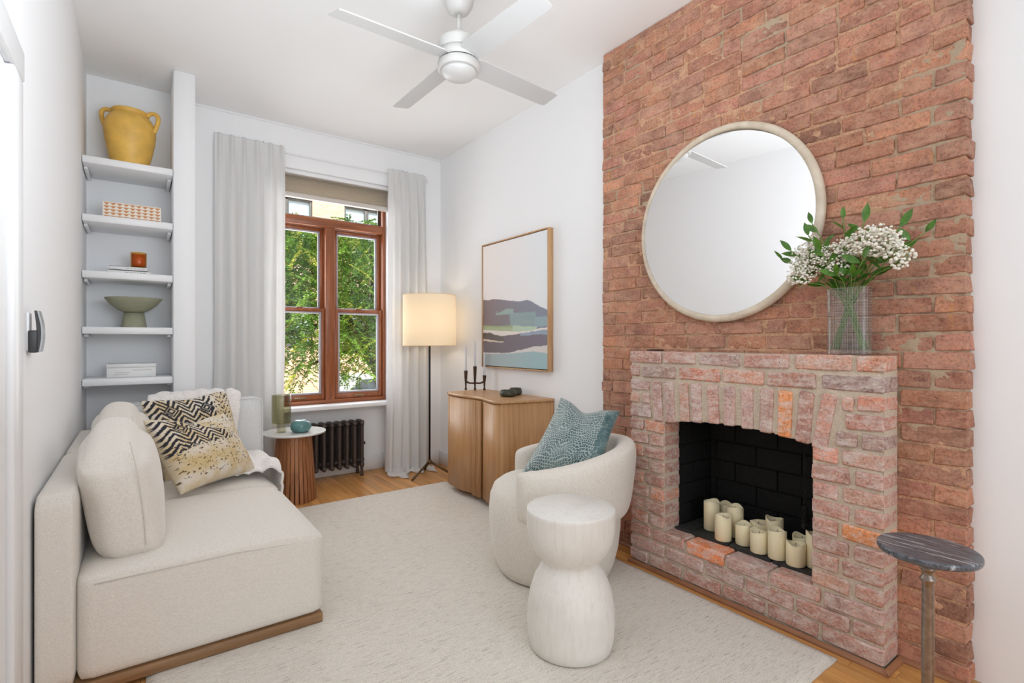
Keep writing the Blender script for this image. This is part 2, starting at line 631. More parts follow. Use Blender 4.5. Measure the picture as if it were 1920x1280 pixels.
def make_special_mats():
    # rug: cream wool with rows of darker flecks running along x
    m, n, l, p = new_mat('cream_wool_rug')
    a = N(n, 'ShaderNodeTexNoise', Scale=1.0, Detail=3.0)
    l.new(coords(n, l, (14, 130, 60)), a.inputs['Vector'])
    b = N(n, 'ShaderNodeTexNoise', Scale=260.0, Detail=3.0)
    l.new(coords(n, l), b.inputs['Vector'])
    c = N(n, 'ShaderNodeTexNoise', Scale=1.0, Detail=2.0)
    l.new(coords(n, l, (18, 190, 60)), c.inputs['Vector'])
    base = ramp(n, l, b.outputs[0], [(0.3, rgb(213, 204, 191)), (0.7, rgb(243, 236, 226))])
    base = mixc(n, l, ramp(n, l, a.outputs[0], [(0.45, (0, 0, 0, 1)), (0.75, (0.45, 0.45, 0.45, 1))]), base, rgb(204, 194, 180))
    col = mixc(n, l, ramp(n, l, c.outputs[0], [(0.60, (0, 0, 0, 1)), (0.70, (0.62, 0.62, 0.62, 1))]), base, rgb(158, 148, 136))
    l.new(col, p.inputs['Base Color'])
    p.inputs['Roughness'].default_value = 1.0
    p.inputs['Specular IOR Level'].default_value = 0.05
    p.inputs['Sheen Weight'].default_value = 0.3
    ad = n.new('ShaderNodeMath')
    ad.operation = 'ADD'
    l.new(a.outputs[0], ad.inputs[0])
    l.new(b.outputs[0], ad.inputs[1])
    bump(n, l, p, ad.outputs[0], 0.6, 0.006)
    M['rug'] = m

    # hourglass stool: whitewashed wood with vertical grain
    m, n, l, p = new_mat('whitewashed_wood')
    a = N(n, 'ShaderNodeTexNoise', Scale=1.0, Detail=6.0, Roughness=0.7)
    l.new(coords(n, l, (70, 70, 5)), a.inputs['Vector'])
    b = N(n, 'ShaderNodeTexNoise', Scale=7.0, Detail=4.0)
    l.new(coords(n, l), b.inputs['Vector'])
    c1 = ramp(n, l, a.outputs[0], [(0.26, rgb(220, 215, 206)), (0.5, rgb(233, 230, 224))])
    c2 = mixc(n, l, ramp(n, l, b.outputs[0], [(0.5, (0, 0, 0, 1)), (0.75, (0.35, 0.35, 0.35, 1))]), c1, rgb(206, 200, 190))
    l.new(c2, p.inputs['Base Color'])
    p.inputs['Roughness'].default_value = 0.6
    bump(n, l, p, a.outputs[0], 0.2, 0.003)
    M['whitewood'] = m

    # dark striped marble
    m, n, l, p = new_mat('dark_striped_marble')
    a = N(n, 'ShaderNodeTexNoise', Scale=1.0, Detail=6.0, Roughness=0.65, Distortion=0.4)
    l.new(coords(n, l, (70, 5, 20), (0, 0, R(-24))), a.inputs['Vector'])
    l.new(ramp(n, l, a.outputs[0], [(0.34, rgb(40, 42, 48)), (0.48, rgb(104, 108, 116)), (0.55, rgb(58, 60, 68)), (0.68, rgb(196, 198, 204))]), p.inputs['Base Color'])
    p.inputs['Roughness'].default_value = 0.22
    M['dark_marble'] = m

    # leaves outside: colour per leaf from an attribute
    m, n, l, p = new_mat('locust_foliage')
    out = n['Material Output']
    a = n.new('ShaderNodeAttribute')
    a.attribute_name = 'print'
    l.new(a.outputs['Color'], p.inputs['Base Color'])
    p.inputs['Roughness'].default_value = 0.6
    tl = n.new('ShaderNodeBsdfTranslucent')
    l.new(a.outputs['Color'], tl.inputs[0])
    mx = n.new('ShaderNodeMixShader')
    mx.inputs[0].default_value = 0.4
    l.new(p.outputs[0], mx.inputs[1])
    l.new(tl.outputs[0], mx.inputs[2])
    l.new(mx.outputs[0], out.inputs[0])
    M['foliage'] = m
    M['bark'] = plain('tree_bark', rgb(92, 78, 62), 0.9, nscale=18, nstr=0.8, var=0.4, ndist=0.03)

    # facade across the street: fine brickwork far beyond picking apart
    m, n, l, p = new_mat('pale_facade_brick')
    bt = N(n, 'ShaderNodeTexBrick', Scale=1.0)
    bt.inputs['Color1'].default_value = rgb(232, 196, 160)
    bt.inputs['Color2'].default_value = rgb(222, 180, 146)
    bt.inputs['Mortar'].default_value = rgb(240, 214, 188)
    bt.inputs['Brick Width'].default_value = 0.22
    bt.inputs['Row Height'].default_value = 0.075
    bt.inputs['Mortar Size'].default_value = 0.012
    l.new(coords(n, l, (1, 1, 1), (R(-90), 0, 0)), bt.inputs['Vector'])
    l.new(bt.outputs[0], p.inputs['Base Color'])
    p.inputs['Roughness'].default_value = 0.9
    M['facade'] = m

    M['asphalt'] = plain('sunlit_asphalt', rgb(170, 164, 156), 0.95, nscale=12, nstr=0.2, var=0.1)
    M['pavement'] = plain('sunlit_pavement', rgb(226, 208, 182), 0.95, nscale=6, nstr=0.1, var=0.06)
    M['car_paint'] = plain('white_car_paint', rgb(226, 228, 230), 0.25)
    M['car_glass'] = plain('car_glass', rgb(92, 104, 110), 0.08)
    M['tyre'] = plain('tyre_rubber', rgb(34, 34, 34), 0.8)
    M['dark_window_frame'] = plain('grey_window_frame', rgb(92, 92, 86), 0.5)
    M['far_pane'] = plain('far_window_glass', rgb(196, 212, 214), 0.15)
    M['smoke_glass'] = glass_thin('smoky_olive_glass', (0.80, 0.79, 0.68, 1), 0.04, 0.9)
    M['amber_glass'] = glass_thin('amber_glass', (0.93, 0.70, 0.28, 1), 0.03, 0.9)
    M['amber_wax'] = plain('amber_candle_wax', rgb(232, 160, 44), 0.4)
    M['vase_side'] = glass_thin('clear_vase_glass', (0.97, 0.98, 0.98, 1), 0.0, 1.0)
    M['water'] = glass_thin('vase_water', (0.95, 0.97, 0.96, 1), 0.0, 0.5)

    # etched glass: a fine cross-hatch of white scratched lines cut in the glass
    m, n, l, p = new_mat('etched_vase_glass')
    out = n['Material Output']
    n.remove(p)
    pos = n.new('ShaderNodeNewGeometry').outputs['Position']
    sep = n.new('ShaderNodeSeparateXYZ')
    l.new(pos, sep.inputs[0])

    def lines(sock, freq, width, off=0.0):
        mu = n.new('ShaderNodeMath')
        mu.operation = 'MULTIPLY_ADD'
        mu.inputs[1].default_value = freq
        mu.inputs[2].default_value = off
        l.new(sock, mu.inputs[0])
        fr = n.new('ShaderNodeMath')
        fr.operation = 'FRACT'
        l.new(mu.outputs[0], fr.inputs[0])
        lt = n.new('ShaderNodeMath')
        lt.operation = 'LESS_THAN'
        lt.inputs[1].default_value = width
        l.new(fr.outputs[0], lt.inputs[0])
        return lt.outputs[0]
    s = [lines(sep.outputs[1], 118, 0.11), lines(sep.outputs[1], 61, 0.05, 0.3), lines(sep.outputs[2], 96, 0.10), lines(sep.outputs[2], 47, 0.05, 0.4)]
    cur = s[0]
    for q in s[1:]:
        mxm = n.new('ShaderNodeMath')
        mxm.operation = 'MAXIMUM'
        l.new(cur, mxm.inputs[0])
        l.new(q, mxm.inputs[1])
        cur = mxm.outputs[0]
    sc = n.new('ShaderNodeMath')
    sc.operation = 'MULTIPLY'
    sc.inputs[1].default_value = 0.26
    l.new(cur, sc.inputs[0])
    tr = n.new('ShaderNodeBsdfTransparent')
    tr.inputs[0].default_value = (0.97, 0.98, 0.98, 1)
    gl = n.new('ShaderNodeBsdfGlossy')
    gl.inputs['Roughness'].default_value = 0.02
    fr = facing_gloss(n, l, 0.9)
    mx = n.new('ShaderNodeMixShader')
    l.new(fr.outputs[0], mx.inputs[0])
    l.new(tr.outputs[0], mx.inputs[1])
    l.new(gl.outputs[0], mx.inputs[2])
    df = n.new('ShaderNodeBsdfDiffuse')
    df.inputs[0].default_value = rgb(240, 240, 236)
    m2 = n.new('ShaderNodeMixShader')
    l.new(sc.outputs[0], m2.inputs[0])
    l.new(mx.outputs[0], m2.inputs[1])
    l.new(df.outputs[0], m2.inputs[2])
    l.new(m2.outputs[0], out.inputs[0])
    M['etched'] = m


make_special_mats()
M['print_fabric'] = attr_mat('printed_cushion_cloth', 0.7, metal_attr=None, sheen=0.1)
M['velvet_print'] = attr_mat('teal_velvet_print', 0.45, sheen=0.4)
M['canvas'] = attr_mat('painted_canvas', 0.55, bump_scale=300, bstr=0.1)


def paint(me, fn, name='print'):
    """point colour attribute (a flat print) from fn(index, co) -> sRGB 0-255 triple"""
    at = me.color_attributes.new(name, 'FLOAT_COLOR', 'POINT')
    arr = np.ones((len(me.vertices), 4), dtype=np.float32)
    for i, v in enumerate(me.vertices):
        arr[i] = rgb(*fn(i, v.co))
    at.data.foreach_set('color', arr.ravel())


# ================================================================== SETTING
ZC = 2.975          # ceiling
XL, XR = -0.280, 2.395
YB = 4.48           # window wall
YN = 4.66           # back of the window recess
YREAR = -2.5
CX = 2.325          # chimney brick face
SX = 2.18           # fireplace brick face

# floor
floor = structure(MB().box(XL - 0.1, 2.75, YREAR - 0.1, 4.8, -0.12, -0.018).build('floor', M['subfloor']))
pl_pool = []
for k in range(6):
    pl_pool.append(MB().bbox(-0.5, 0.5, -0.5, 0.5, -0.5, 0.5, 0.02, 1, False).mesh('plank', M['plank']))
PW = 0.0572
ix = 0
x = XL
while x < XR + 0.3:
    y = YREAR + random.uniform(-1.2, 0)
    while y < YN:
        L = random.choice([1.05, 1.3, 1.6])
        y0, y1 = max(y, YREAR), min(y + L, YN)
        # only strips lying clear of the rug's middle or under open view get their own board
        if y1 - y0 > 0.05 and not (y1 < 3.6 and y0 > 0.9 and 0.15 < x < 1.95) and y1 > -0.6 and x < XR - 0.005:
            x1 = min(x + PW, XR)
            o = link(bpy.data.objects.new('plank', random.choice(pl_pool)), floor)
            o.location = ((x + x1) / 2, (y0 + y1) / 2, -0.009 + random.uniform(-0.0004, 0.0004))
            o.scale = (x1 - x - 0.0012, y1 - y0 - 0.0015, 0.018)
        y += L
    x += PW

structure(MB().box(XL - 0.1, 2.75, YREAR - 0.1, 4.8, ZC, ZC + 0.1).build('ceiling', M['ceiling']))
structure(MB().box(XL - 0.1, XL, YREAR - 0.1, 4.8, 0, ZC).build('wall_left', M['wall']))
structure(MB().box(XL, 2.75, YREAR - 0.1, YREAR, 0, ZC).build('wall_front', M['wall']))
WX0, WX1, WZ1 = 0.862, 1.893, 2.632
wb = MB()
wb.box(0.305, WX0, YB, 4.8, 0, ZC)
wb.box(WX1, 2.75, YB, 4.8, 0, ZC)
wb.box(WX0, WX1, YB, 4.8, WZ1, ZC)
wb.box(WX0, WX1, YN, 4.8, 0, 0.615)
structure(wb.build('wall_back', M['wall']))
FY0, FY1, FZ0, FZ1 = 0.90, 1.72, 0.16, 0.86      # opening kept free for the firebox
wr = MB()
wr.box(XR, 2.75, YREAR, FY0, 0, ZC)
wr.box(XR, 2.75, FY1, YB, 0, ZC)
wr.box(XR, 2.75, FY0, FY1, FZ1, ZC)
wr.box(XR, 2.75, FY0, FY1, 0, FZ0)
structure(wr.build('wall_right', M['wall']))
structure(MB().box(XL, 0.183, 4.41, 4.8, 0, ZC).build('wall_alcove', M['wall']))
structure(MB().bbox(0.183, 0.305, 4.0, 4.8, 0, ZC, 0.004, 1).build('wall_pier', M['wall']))
structure(MB().box(0.305, 2.395, YB - 0.012, YB, ZC - 0.014, ZC).build('trim_1', M['trim']))
bb = MB()
bb.bbox(WX0 + 0.002, WX1 - 0.002, YN - 0.018, YN, 0, 0.14, 0.004, 1)
structure(bb.build('baseboard_recess', M['trim']))
bb = MB()
bb.bbox(WX1 - 0.018, WX1, YB - 0.018, YN - 0.018, 0, 0.14, 0.004, 1)
bb.bbox(WX1 - 0.018, XR - 0.02, YB - 0.018, YB, 0, 0.14, 0.004, 1)
bb.bbox(0.305, WX0 + 0.018, YB - 0.018, YB, 0, 0.14, 0.004, 1)
structure(bb.build('baseboard_back', M['trim']))
structure(MB().bbox(XR - 0.018, XR, 2.245, YB, 0, 0.14, 0.004, 1).build('baseboard_right', M['trim']))

# door casing on the left wall, close to the camera
d1 = thing('door_1', None, None, (XL, 1.4, 0), kind='structure')
MB().bbox(XL, XL + 0.022, 1.82, 1.945, 0, 1.915, 0.004, 1).build('side_casing', M['trim'], d1)
MB().bbox(XL, XL + 0.024, 0.7, 1.95, 1.917, 2.0, 0.004, 1).build('head_casing', M['trim'], d1)
MB().box(XL, XL + 0.008, 0.82, 1.80, 0.005, 1.90).build('door_leaf', M['trim'], d1)
pn = MB()
for z0, z1 in ((0.2, 0.85), (1.0, 1.75)):
    for y0, y1 in ((0.95, 1.27), (1.36, 1.68)):
        pn.bbox(XL + 0.008, XL + 0.014, y0, y1, z0, z1, 0.003, 1)
pn.build('door_panels', M['trim'], d1)

# ------------------------------------------------------------------ chimney breast of old brick
CY0, CY1 = 0.503, 2.237


def noise_sheet(name, mat, x0, ya, yb, za, zb, step, amp, keep, parent, bias=0.0):
    ny, nz = int((yb - ya) / step), int((zb - za) / step)
    mb_v, idx = [], {}
    faces = []
    for i in range(ny + 1):
        y = ya + (yb - ya) * i / ny
        for j in range(nz + 1):
            z = za + (zb - za) * j / nz
            d = noise.fractal((y * 22, z * 30, 3.1), 0.9, 2.0, 4) * amp
            mb_v.append((x0 - d - bias, y, z))
    for i in range(ny):
        for j in range(nz):
            yc = ya + (yb - ya) * (i + 0.5) / ny
            zc = za + (zb - za) * (j + 0.5) / nz
            if keep(yc, zc):
                a = i * (nz + 1) + j
                faces.append((a, a + nz + 1, a + nz + 2, a + 1))
    me = bpy.data.meshes.new(name)
    me.from_pydata(mb_v, [], faces)
    me.polygons.foreach_set('use_smooth', [True] * len(faces))
    me.materials.append(mat)
    bm = bmesh.new()
    bm.from_mesh(me)
    bmesh.ops.delete(bm, geom=[v for v in bm.verts if not v.link_faces], context='VERTS')
    bm.to_mesh(me)
    bm.free()
    me.update()
    return link(bpy.data.objects.new(name, me), parent)


def brick_mesh(L, Hh, D, mat, jit=0.0042, bev=0.0032):
    """length along y, height z, depth x, centred"""
    bm = bmesh.new()
    bmesh.ops.create_cube(bm, size=1)
    for v in bm.verts:
        s = v.co.copy()
        v.co = Vector((s.x * D + random.uniform(-jit, jit) * (s.x < 0), s.y * L + random.uniform(-jit, jit), s.z * Hh + random.uniform(-jit, jit)))
    bmesh.ops.bevel(bm, geom=bm.edges[:], offset=bev, segments=1, affect='EDGES')
    mb = MB()
    mb.bm(bm, False)
    return mb.mesh('brick', mat)


chim = thing('chimney_breast', None, None, (CX, 1.37, 0), kind='structure')
BL, BH, BJ, BC = 0.198, 0.0595, 0.009, 0.068
pool_red = {('s', k): brick_mesh(BL, BH, 0.066, M['brick']) for k in range(14)}
pool_red.update({('h', k): brick_mesh(BL / 2 - 0.006, BH, 0.066, M['brick']) for k in range(8)})


def tint_red():
    t = random.random()
    v = random.uniform(0.84, 1.14)
    if t < 0.12:
        return (v * 0.80, v * 0.84, v * 0.86, 1)       # brown-grey burnt bricks
    if t < 0.26:
        return (v * 1.12, v * 1.08, v * 0.98, 1)       # orange ones
    if t < 0.5:
        return (v * 0.98, v * 1.02, v * 1.06, 1)       # pinkish
    return (v, v * random.uniform(0.92, 1.0), v * random.uniform(0.88, 1.0), 1)


def in_fire(y0, y1, z0, z1):
    return z1 < 1.135 and y0 > 0.705 and y1 < 1.885


row = 0
z = 0.012
while z < ZC - 0.02:
    hgt = min(BH, ZC - 0.004 - z)
    y = CY0 + random.uniform(-0.004, 0.004)
    first = (row % 2 == 1)
    while y < CY1 - 0.02:
        L = BL * random.uniform(0.95, 1.05)
        if first or random.random() < 0.05:
            L = BL / 2 - 0.006
        first = False
        if y + L > CY1 - 0.035:
            L = CY1 + random.uniform(-0.006, 0.004) - y
        y0, y1 = y, y + L
        # the stretch hidden by the fireplace is not laid
        if z + hgt < 1.135:
            if y0 < 0.70 < y1:
                y1 = 0.725
            if y0 < 1.89 < y1 and y1 - 1.865 > 0.03:
                y0 = max(y0, 1.865)
        cy, cz = (y0 + y1) / 2, z + hgt / 2
        far = max(math.hypot(yy - 1.426, zz - 1.773) for yy in (y0, y1) for zz in (z, z + hgt))
        if not in_fire(y0, y1, z, z + hgt) and far > 0.42 and y1 - y0 > 0.02:
            kind = 's' if y1 - y0 > 0.13 else 'h'
            bl = BL if kind == 's' else BL / 2 - 0.006
            me = pool_red[(kind, random.randrange(14 if kind == 's' else 8))]
            o = link(bpy.data.objects.new('brick', me), chim)
            o.location = (CX + 0.033 + random.uniform(-0.003, 0.002), cy, cz + random.uniform(-0.002, 0.002))
            o.scale = (1, (y1 - y0) / bl, hgt / BH)
            o.rotation_euler = (random.uniform(-0.008, 0.008), 0, random.uniform(-0.006, 0.006))
            o.color = tint_red()
        y += L + BJ * random.uniform(0.8, 1.3)
    z += BC
    row += 1
noise_sheet('mortar', M['mortar'], CX + 0.0055, CY0 + 0.006, CY1 - 0.004, 0.0, ZC - 0.002, 0.0085, 0.0078,
            lambda y, z: not (0.74 < y < 1.85 and z < 1.11), chim)
mbk = MB()
mbk.box(CX + 0.012, XR, CY0 + 0.008, 0.72, 0.0, ZC - 0.002)
mbk.box(CX + 0.012, XR, 1.87, CY1 - 0.008, 0.0, ZC - 0.002)
mbk.box(CX + 0.012, XR, 0.72, 1.87, 1.12, ZC - 0.002)
mbk.build('mortar_bed', M['mortar'], chim)

# ------------------------------------------------------------------ fireplace surround of whitewashed brick
fire = thing('fireplace', 'whitewashed brick fireplace with an arched black opening against the brick chimney', 'fireplace', (SX, 1.3, 0))
PY0, PY1 = 0.703, 1.89          # outer sides
OY0, OY1 = 0.953, 1.668         # opening
MT = 1.15                       # mantel height


def arch_z(y):
    t = (y - (OY0 + OY1) / 2) / ((OY1 - OY0) / 2)
    return 0.778 + 0.035 * (1 - t * t)


fmesh = {}


def fbrick(y0, y1, z0, z1, tint, rot=0.0, x0=SX, depth=0.14, name='brick', mat='washed'):
    L, Hh = y1 - y0, z1 - z0
    key = (round(L * 50), round(Hh * 100), round(depth * 50), random.randrange(3), mat)
    if key not in fmesh:
        fmesh[key] = (brick_mesh(L, Hh, depth, M[mat], 0.003, 0.006), L, Hh)
    me, l0, h0 = fmesh[key]
    o = link(bpy.data.objects.new(name, me), fire)
    o.location = (x0 + depth / 2 + random.uniform(-0.004, 0.002), (y0 + y1) / 2, (z0 + z1) / 2)
    o.scale = (1, L / l0, Hh / h0)
    o.rotation_euler = (rot + random.uniform(-0.01, 0.01), 0, random.uniform(-0.008, 0.008))
    v = random.uniform(0.93, 1.07)
    o.color = (tint[0] * v, tint[1] * v, tint[2] * v, 1)
    return o


T_PINK, T_GREY, T_LAV = (1.04, 0.96, 0.93), (0.84, 0.93, 0.98), (1.04, 1.12, 1.2)
T_OR, T_PALE, T_BR = (1.20, 0.96, 0.78), (1.15, 1.12, 1.05), (0.92, 0.84, 0.8)
T_ORANGE = (1.5, 0.98, 0.45)
c1 = [(1.685, 1.893, T_PINK), (1.487, 1.672, T_PINK), (1.26, 1.469, T_GREY), (1.042, 1.237, T_PINK), (0.812, 1.019, T_PALE), (0.703, 0.794, T_OR)]
for y0, y1, t in c1:
    fbrick(y0, y1, 1.087, 1.146, t)
c2 = [(1.831, 1.891, T_PINK), (1.6, 1.806, T_GREY), (1.357, 1.578, (1.2, 0.9, 0.78)), (1.15, 1.343, (1.3, 1.08, 0.9)), (0.938, 1.129, T_BR), (0.705, 0.915, (0.76, 0.86, 0.94))]
for y0, y1, t in c2:
    fbrick(y0, y1, 1.012, 1.071, t)
vous = [(1.715, 1.700, T_LAV), (1.64, 1.627, T_LAV), (1.556, 1.546, (1.05, 1.05, 0.98)), (1.483, 1.479, (0.95, 1.04, 1.12)), (1.39, 1.388, T_PINK),
        (1.305, 1.31, T_LAV), (1.223, 1.224, T_LAV), (1.135, 1.142, (0.95, 0.98, 0.98)), (1.054, 1.065, T_ORANGE), (0.97, 0.988, T_BR), (0.885, 0.928, T_PINK)]
for i, (yt, yb, t) in enumerate(vous):
    zb = arch_z(min(max(yb, OY0), OY1)) + 0.002
    if yb > OY1:
        zb = 0.785
    if i == 10:
        zb = 0.77
    zt = 0.996
    ym = (yt + yb) / 2
    fbrick(ym - 0.0275, ym + 0.0275, zb, zt, t, math.atan2(yt - yb, zt - zb) * -1)
# small bricks left and right of the arch
for y0, y1, z0, z1, t in [(1.765, 1.888, 0.937, 0.993, T_LAV), (1.835, 1.888, 0.872, 0.925, T_PALE), (1.76, 1.815, 0.872, 0.925, T_PALE), (1.752, 1.888, 0.797, 0.858, T_GREY),
                          (0.705, 0.79, 0.94, 0.996, (1.3, 1.0, 0.86)), (0.805, 0.845, 0.935, 0.99, T_PALE), (0.705, 0.83, 0.868, 0.926, (1.1, 0.9, 0.85)),
                          (0.705, 0.775, 0.797, 0.853, T_GREY), (0.79, 0.862, 0.797, 0.853, T_GREY)]:
    fbrick(y0, y1, z0, z1, t)
# the two piers and the low wall under the opening, in courses of 0.0705
zt = 0.783
k = 0
while zt > 0.03:
    z0, z1 = max(zt - 0.0585, 0.006), zt
    sill_row = zt < 0.225
    tints = [T_PINK, T_PINK, T_BR, T_GREY, T_PALE, T_OR]
    if not sill_row:
        # left pier
        if k % 2 == 0:
            spl = [(OY1 + 0.002, 1.79), (1.803, 1.888)]
        else:
            spl = [(OY1 + 0.002, 1.755), (1.77, 1.888)]
        for a, b in spl:
            fbrick(a, b, z0, z1, (0.96, 0.88, 0.84) if random.random() < 0.75 else T_OR)
        # right pier
        if k % 2 == 0:
            spl = [(0.706, 0.842), (0.858, OY0 - 0.001)]
        else:
            spl = [(0.706, 0.80), (0.82, OY0 - 0.001)]
        for q, (a, b) in enumerate(spl):
            t = random.choice(tints[:5])
            if k == 0 and q == 1:
                t = (1.35, 0.95, 0.78)
            if k == 4 and q == 0:
                t = T_ORANGE
            fbrick(a, b, z0, z1, t)
    else:
        y = PY0 + 0.003
        n_ = 0
        while y < PY1 - 0.03:
            L = 0.2 * random.uniform(0.94, 1.05)
            if n_ == 0 and k % 2:
                L = 0.1
            if y + L > PY1 - 0.06:
                L = PY1 - y
            t = random.choice([T_PINK, T_BR, T_PINK, T_LAV])
            if zt > 0.15 and 1.35 < y + L / 2 < 1.6:
                t = (1.7, 0.95, 0.5)
            fbrick(y, y + L, z0, z1, t)
            y += L + 0.013
            n_ += 1
    zt -= 0.0705
    k += 1
noise_sheet('mortar', M['mortar_grey'], SX + 0.0105, PY0 + 0.006, PY1 - 0.006, 0.0, MT - 0.006, 0.008, 0.0045,
            lambda y, z: not (OY0 - 0.002 < y < OY1 + 0.002 and 0.203 < z < arch_z(y) + 0.008), fire, 0.0)
mbk = MB()
mbk.box(SX + 0.014, CX - 0.001, PY0 + 0.005, OY0 - 0.005, 0.0, 0.86)
mbk.box(SX + 0.014, CX - 0.001, OY1 + 0.006, PY1 - 0.008, 0.0, 0.86)
ol = [(PY0 + 0.005, 0.86), (OY0 - 0.005, 0.86)] + [(OY0 - 0.005 + (OY1 - OY0 + 0.011) * q / 12, arch_z(OY0 + (OY1 - OY0) * q / 12) + 0.006) for q in range(13)] + [(OY1 + 0.006, 0.86), (PY1 - 0.008, 0.86), (PY1 - 0.008, MT - 0.008), (PY0 + 0.005, MT - 0.008)]
# above the arch: a strip of blocks following the curve
for q in range(12):
    a, b = OY0 - 0.005 + (OY1 - OY0 + 0.011) * q / 12, OY0 - 0.005 + (OY1 - OY0 + 0.011) * (q + 1) / 12
    mbk.box(SX + 0.014, CX - 0.001, a, b, arch_z((a + b) / 2) + 0.008, 1.0)
mbk.box(SX + 0.014, CX - 0.001, PY0 + 0.005, OY0 - 0.005, 0.86, 1.0)
mbk.box(SX + 0.014, CX - 0.001, OY1 + 0.006, PY1 - 0.008, 0.86, 1.0)
mbk.box(SX + 0.014, CX - 0.001, PY0 + 0.005, PY1 - 0.008, 1.0, MT - 0.004)
mbk.box(SX + 0.014, CX - 0.02, OY0 - 0.005, OY1 + 0.006, 0.0, 0.205)
mbk.build('mortar_core', M['mortar_grey'], fire)

# firebox: black painted fire bricks
BX = 2.60
fbk = MB()
fbk.box(BX + 0.006, BX + 0.04, OY0 - 0.02, OY1 + 0.02, 0.17, 0.855)
fbk.box(CX - 0.01, BX + 0.01, OY1 + 0.004, OY1 + 0.03, 0.17, 0.855)
fbk.box(CX - 0.01, BX + 0.01, OY0 - 0.03, OY0 - 0.004, 0.17, 0.855)
fbk.box(CX - 0.01, BX + 0.01, OY0 - 0.03, OY1 + 0.03, 0.835, 0.858)
fbk.box(CX - 0.03, BX + 0.01, OY0 - 0.03, OY1 + 0.03, 0.165, 0.222)
fbk.build('firebox_shell', M['soot'], fire)
fb_pool = [MB().bbox(-0.5, 0.5, -0.5, 0.5, -0.5, 0.5, 0.03, 1, False).mesh('firebrick', M['firebrick']) for _ in range(2)]
slate_mesh = MB().bbox(-0.5, 0.5, -0.5, 0.5, -0.5, 0.5, 0.03, 1, False).mesh('hearth_tile', M['slate'])


def fb(name, me, x0, x1, y0, y1, z0, z1):
    o = link(bpy.data.objects.new(name, me), fire)
    o.location = ((x0 + x1) / 2, (y0 + y1) / 2, (z0 + z1) / 2)
    o.scale = (x1 - x0, y1 - y0, z1 - z0)
    return o


for j in range(6):
    z0, z1 = 0.238 + j * 0.105, 0.238 + (j + 1) * 0.105 - 0.009
    z1 = min(z1, 0.834)
    y = OY0 + (0 if j % 2 else -0.11)
    while y < OY1 - 0.01:
        a, b = max(y, OY0 + 0.002), min(y + 0.218, OY1 - 0.002)
        if b - a > 0.02:
            fb('firebrick', random.choice(fb_pool), BX - 0.006 + random.uniform(0, 0.003), BX + 0.01, a, b, z0, z1)
        y += 0.227
    for side in (0, 1):
        x = CX + (0 if j % 2 else -0.1)
        while x < BX - 0.02:
            a, b = max(x, CX + 0.001), min(x + 0.2, BX - 0.008)
            if b - a > 0.02:
                if side:
                    fb('firebrick', random.choice(fb_pool), a, b, OY1 - 0.004, OY1 + 0.01, z0, z1)
                else:
                    fb('firebrick', random.choice(fb_pool), a, b, OY0 - 0.01, OY0 + 0.004, z0, z1)
            x += 0.209
for i in range(2):
    y = OY0 + 0.004 - (0.1 if i else 0)
    while y < OY1 - 0.01:
        a, b = max(y, OY0 + 0.004), min(y + 0.2, OY1 - 0.005)
        if b - a > 0.02:
            fb('hearth_tile', slate_mesh, (2.27, 2.43)[i], (2.424, BX - 0.008)[i], a, b, 0.215, 0.232 + random.uniform(0, 0.0015))
        y += 0.206

# base mouldings at the floor, brown wood
qr = MB()


def qround(mb, pts):
    """quarter-round strip along a polyline; pts = list of (x,y, nx,ny) wall line with outward normal"""
    for (ax, ay, nx, ny), (bx, by, _, _) in zip(pts[:-1], pts[1:]):
        prof = [(0, 0.0), (0.016, 0.0), (0.0155, 0.007), (0.011, 0.014), (0.004, 0.018), (0, 0.019)]
        P = []
        for (cx_, cy_) in ((ax, ay), (bx, by)):
            P.append([(cx_ + nx * d, cy_ + ny * d, h) for d, h in prof])
        mb.grid(P, False)


qround(qr, [(SX - 0.004, PY1, -1, 0), (SX - 0.004, PY0 - 0.02, -1, 0)])
qround(qr, [(SX - 0.022, PY0 - 0.004, 0, -1), (CX - 0.004, PY0 - 0.004, 0, -1)])
qround(qr, [(CX - 0.006, PY0 - 0.004, -1, 0), (CX - 0.006, CY0 - 0.02, -1, 0)])
qround(qr, [(CX - 0.006, CY1, -1, 0), (CX - 0.006, PY1, -1, 0)])
structure(qr.build('trim_2', M['moulding']))

# chain of a fire screen hanging at the right jamb
ch = thing('pull_chain', 'black chain with a coiled spring handle hanging inside the right of the black firebox', 'chain', (2.33, 1.044, 0.7))
lk = MB()
for i in range(17):
    zc = 0.735 - i * 0.0145
    pts = []
    for q in range(10):
        a = 2 * math.pi * q / 10
        u, w_ = 0.005 * math.cos(a), 0.0095 * math.sin(a)
        pts.append((2.33 + (u if i % 2 else 0), 1.044 + (0 if i % 2 else u), zc + w_))
    lk.tube(pts, 0.0014, 5, closed=True)
lk.build('chain_links', M['black_metal'], ch)
sp = MB()
sp.tube([(2.33 + 0.011 * math.cos(a * 0.9), 1.044 + 0.011 * math.sin(a * 0.9), 0.49 - a * 0.0011) for a in range(0, 90)], 0.0022, 5)
sp.build('spring_handle', M['black_metal'], ch)
MB().tube([(2.33, 1.044, 0.745), (2.33, 1.044, 0.795)], 0.003, 6).build('hook', M['black_metal'], ch)

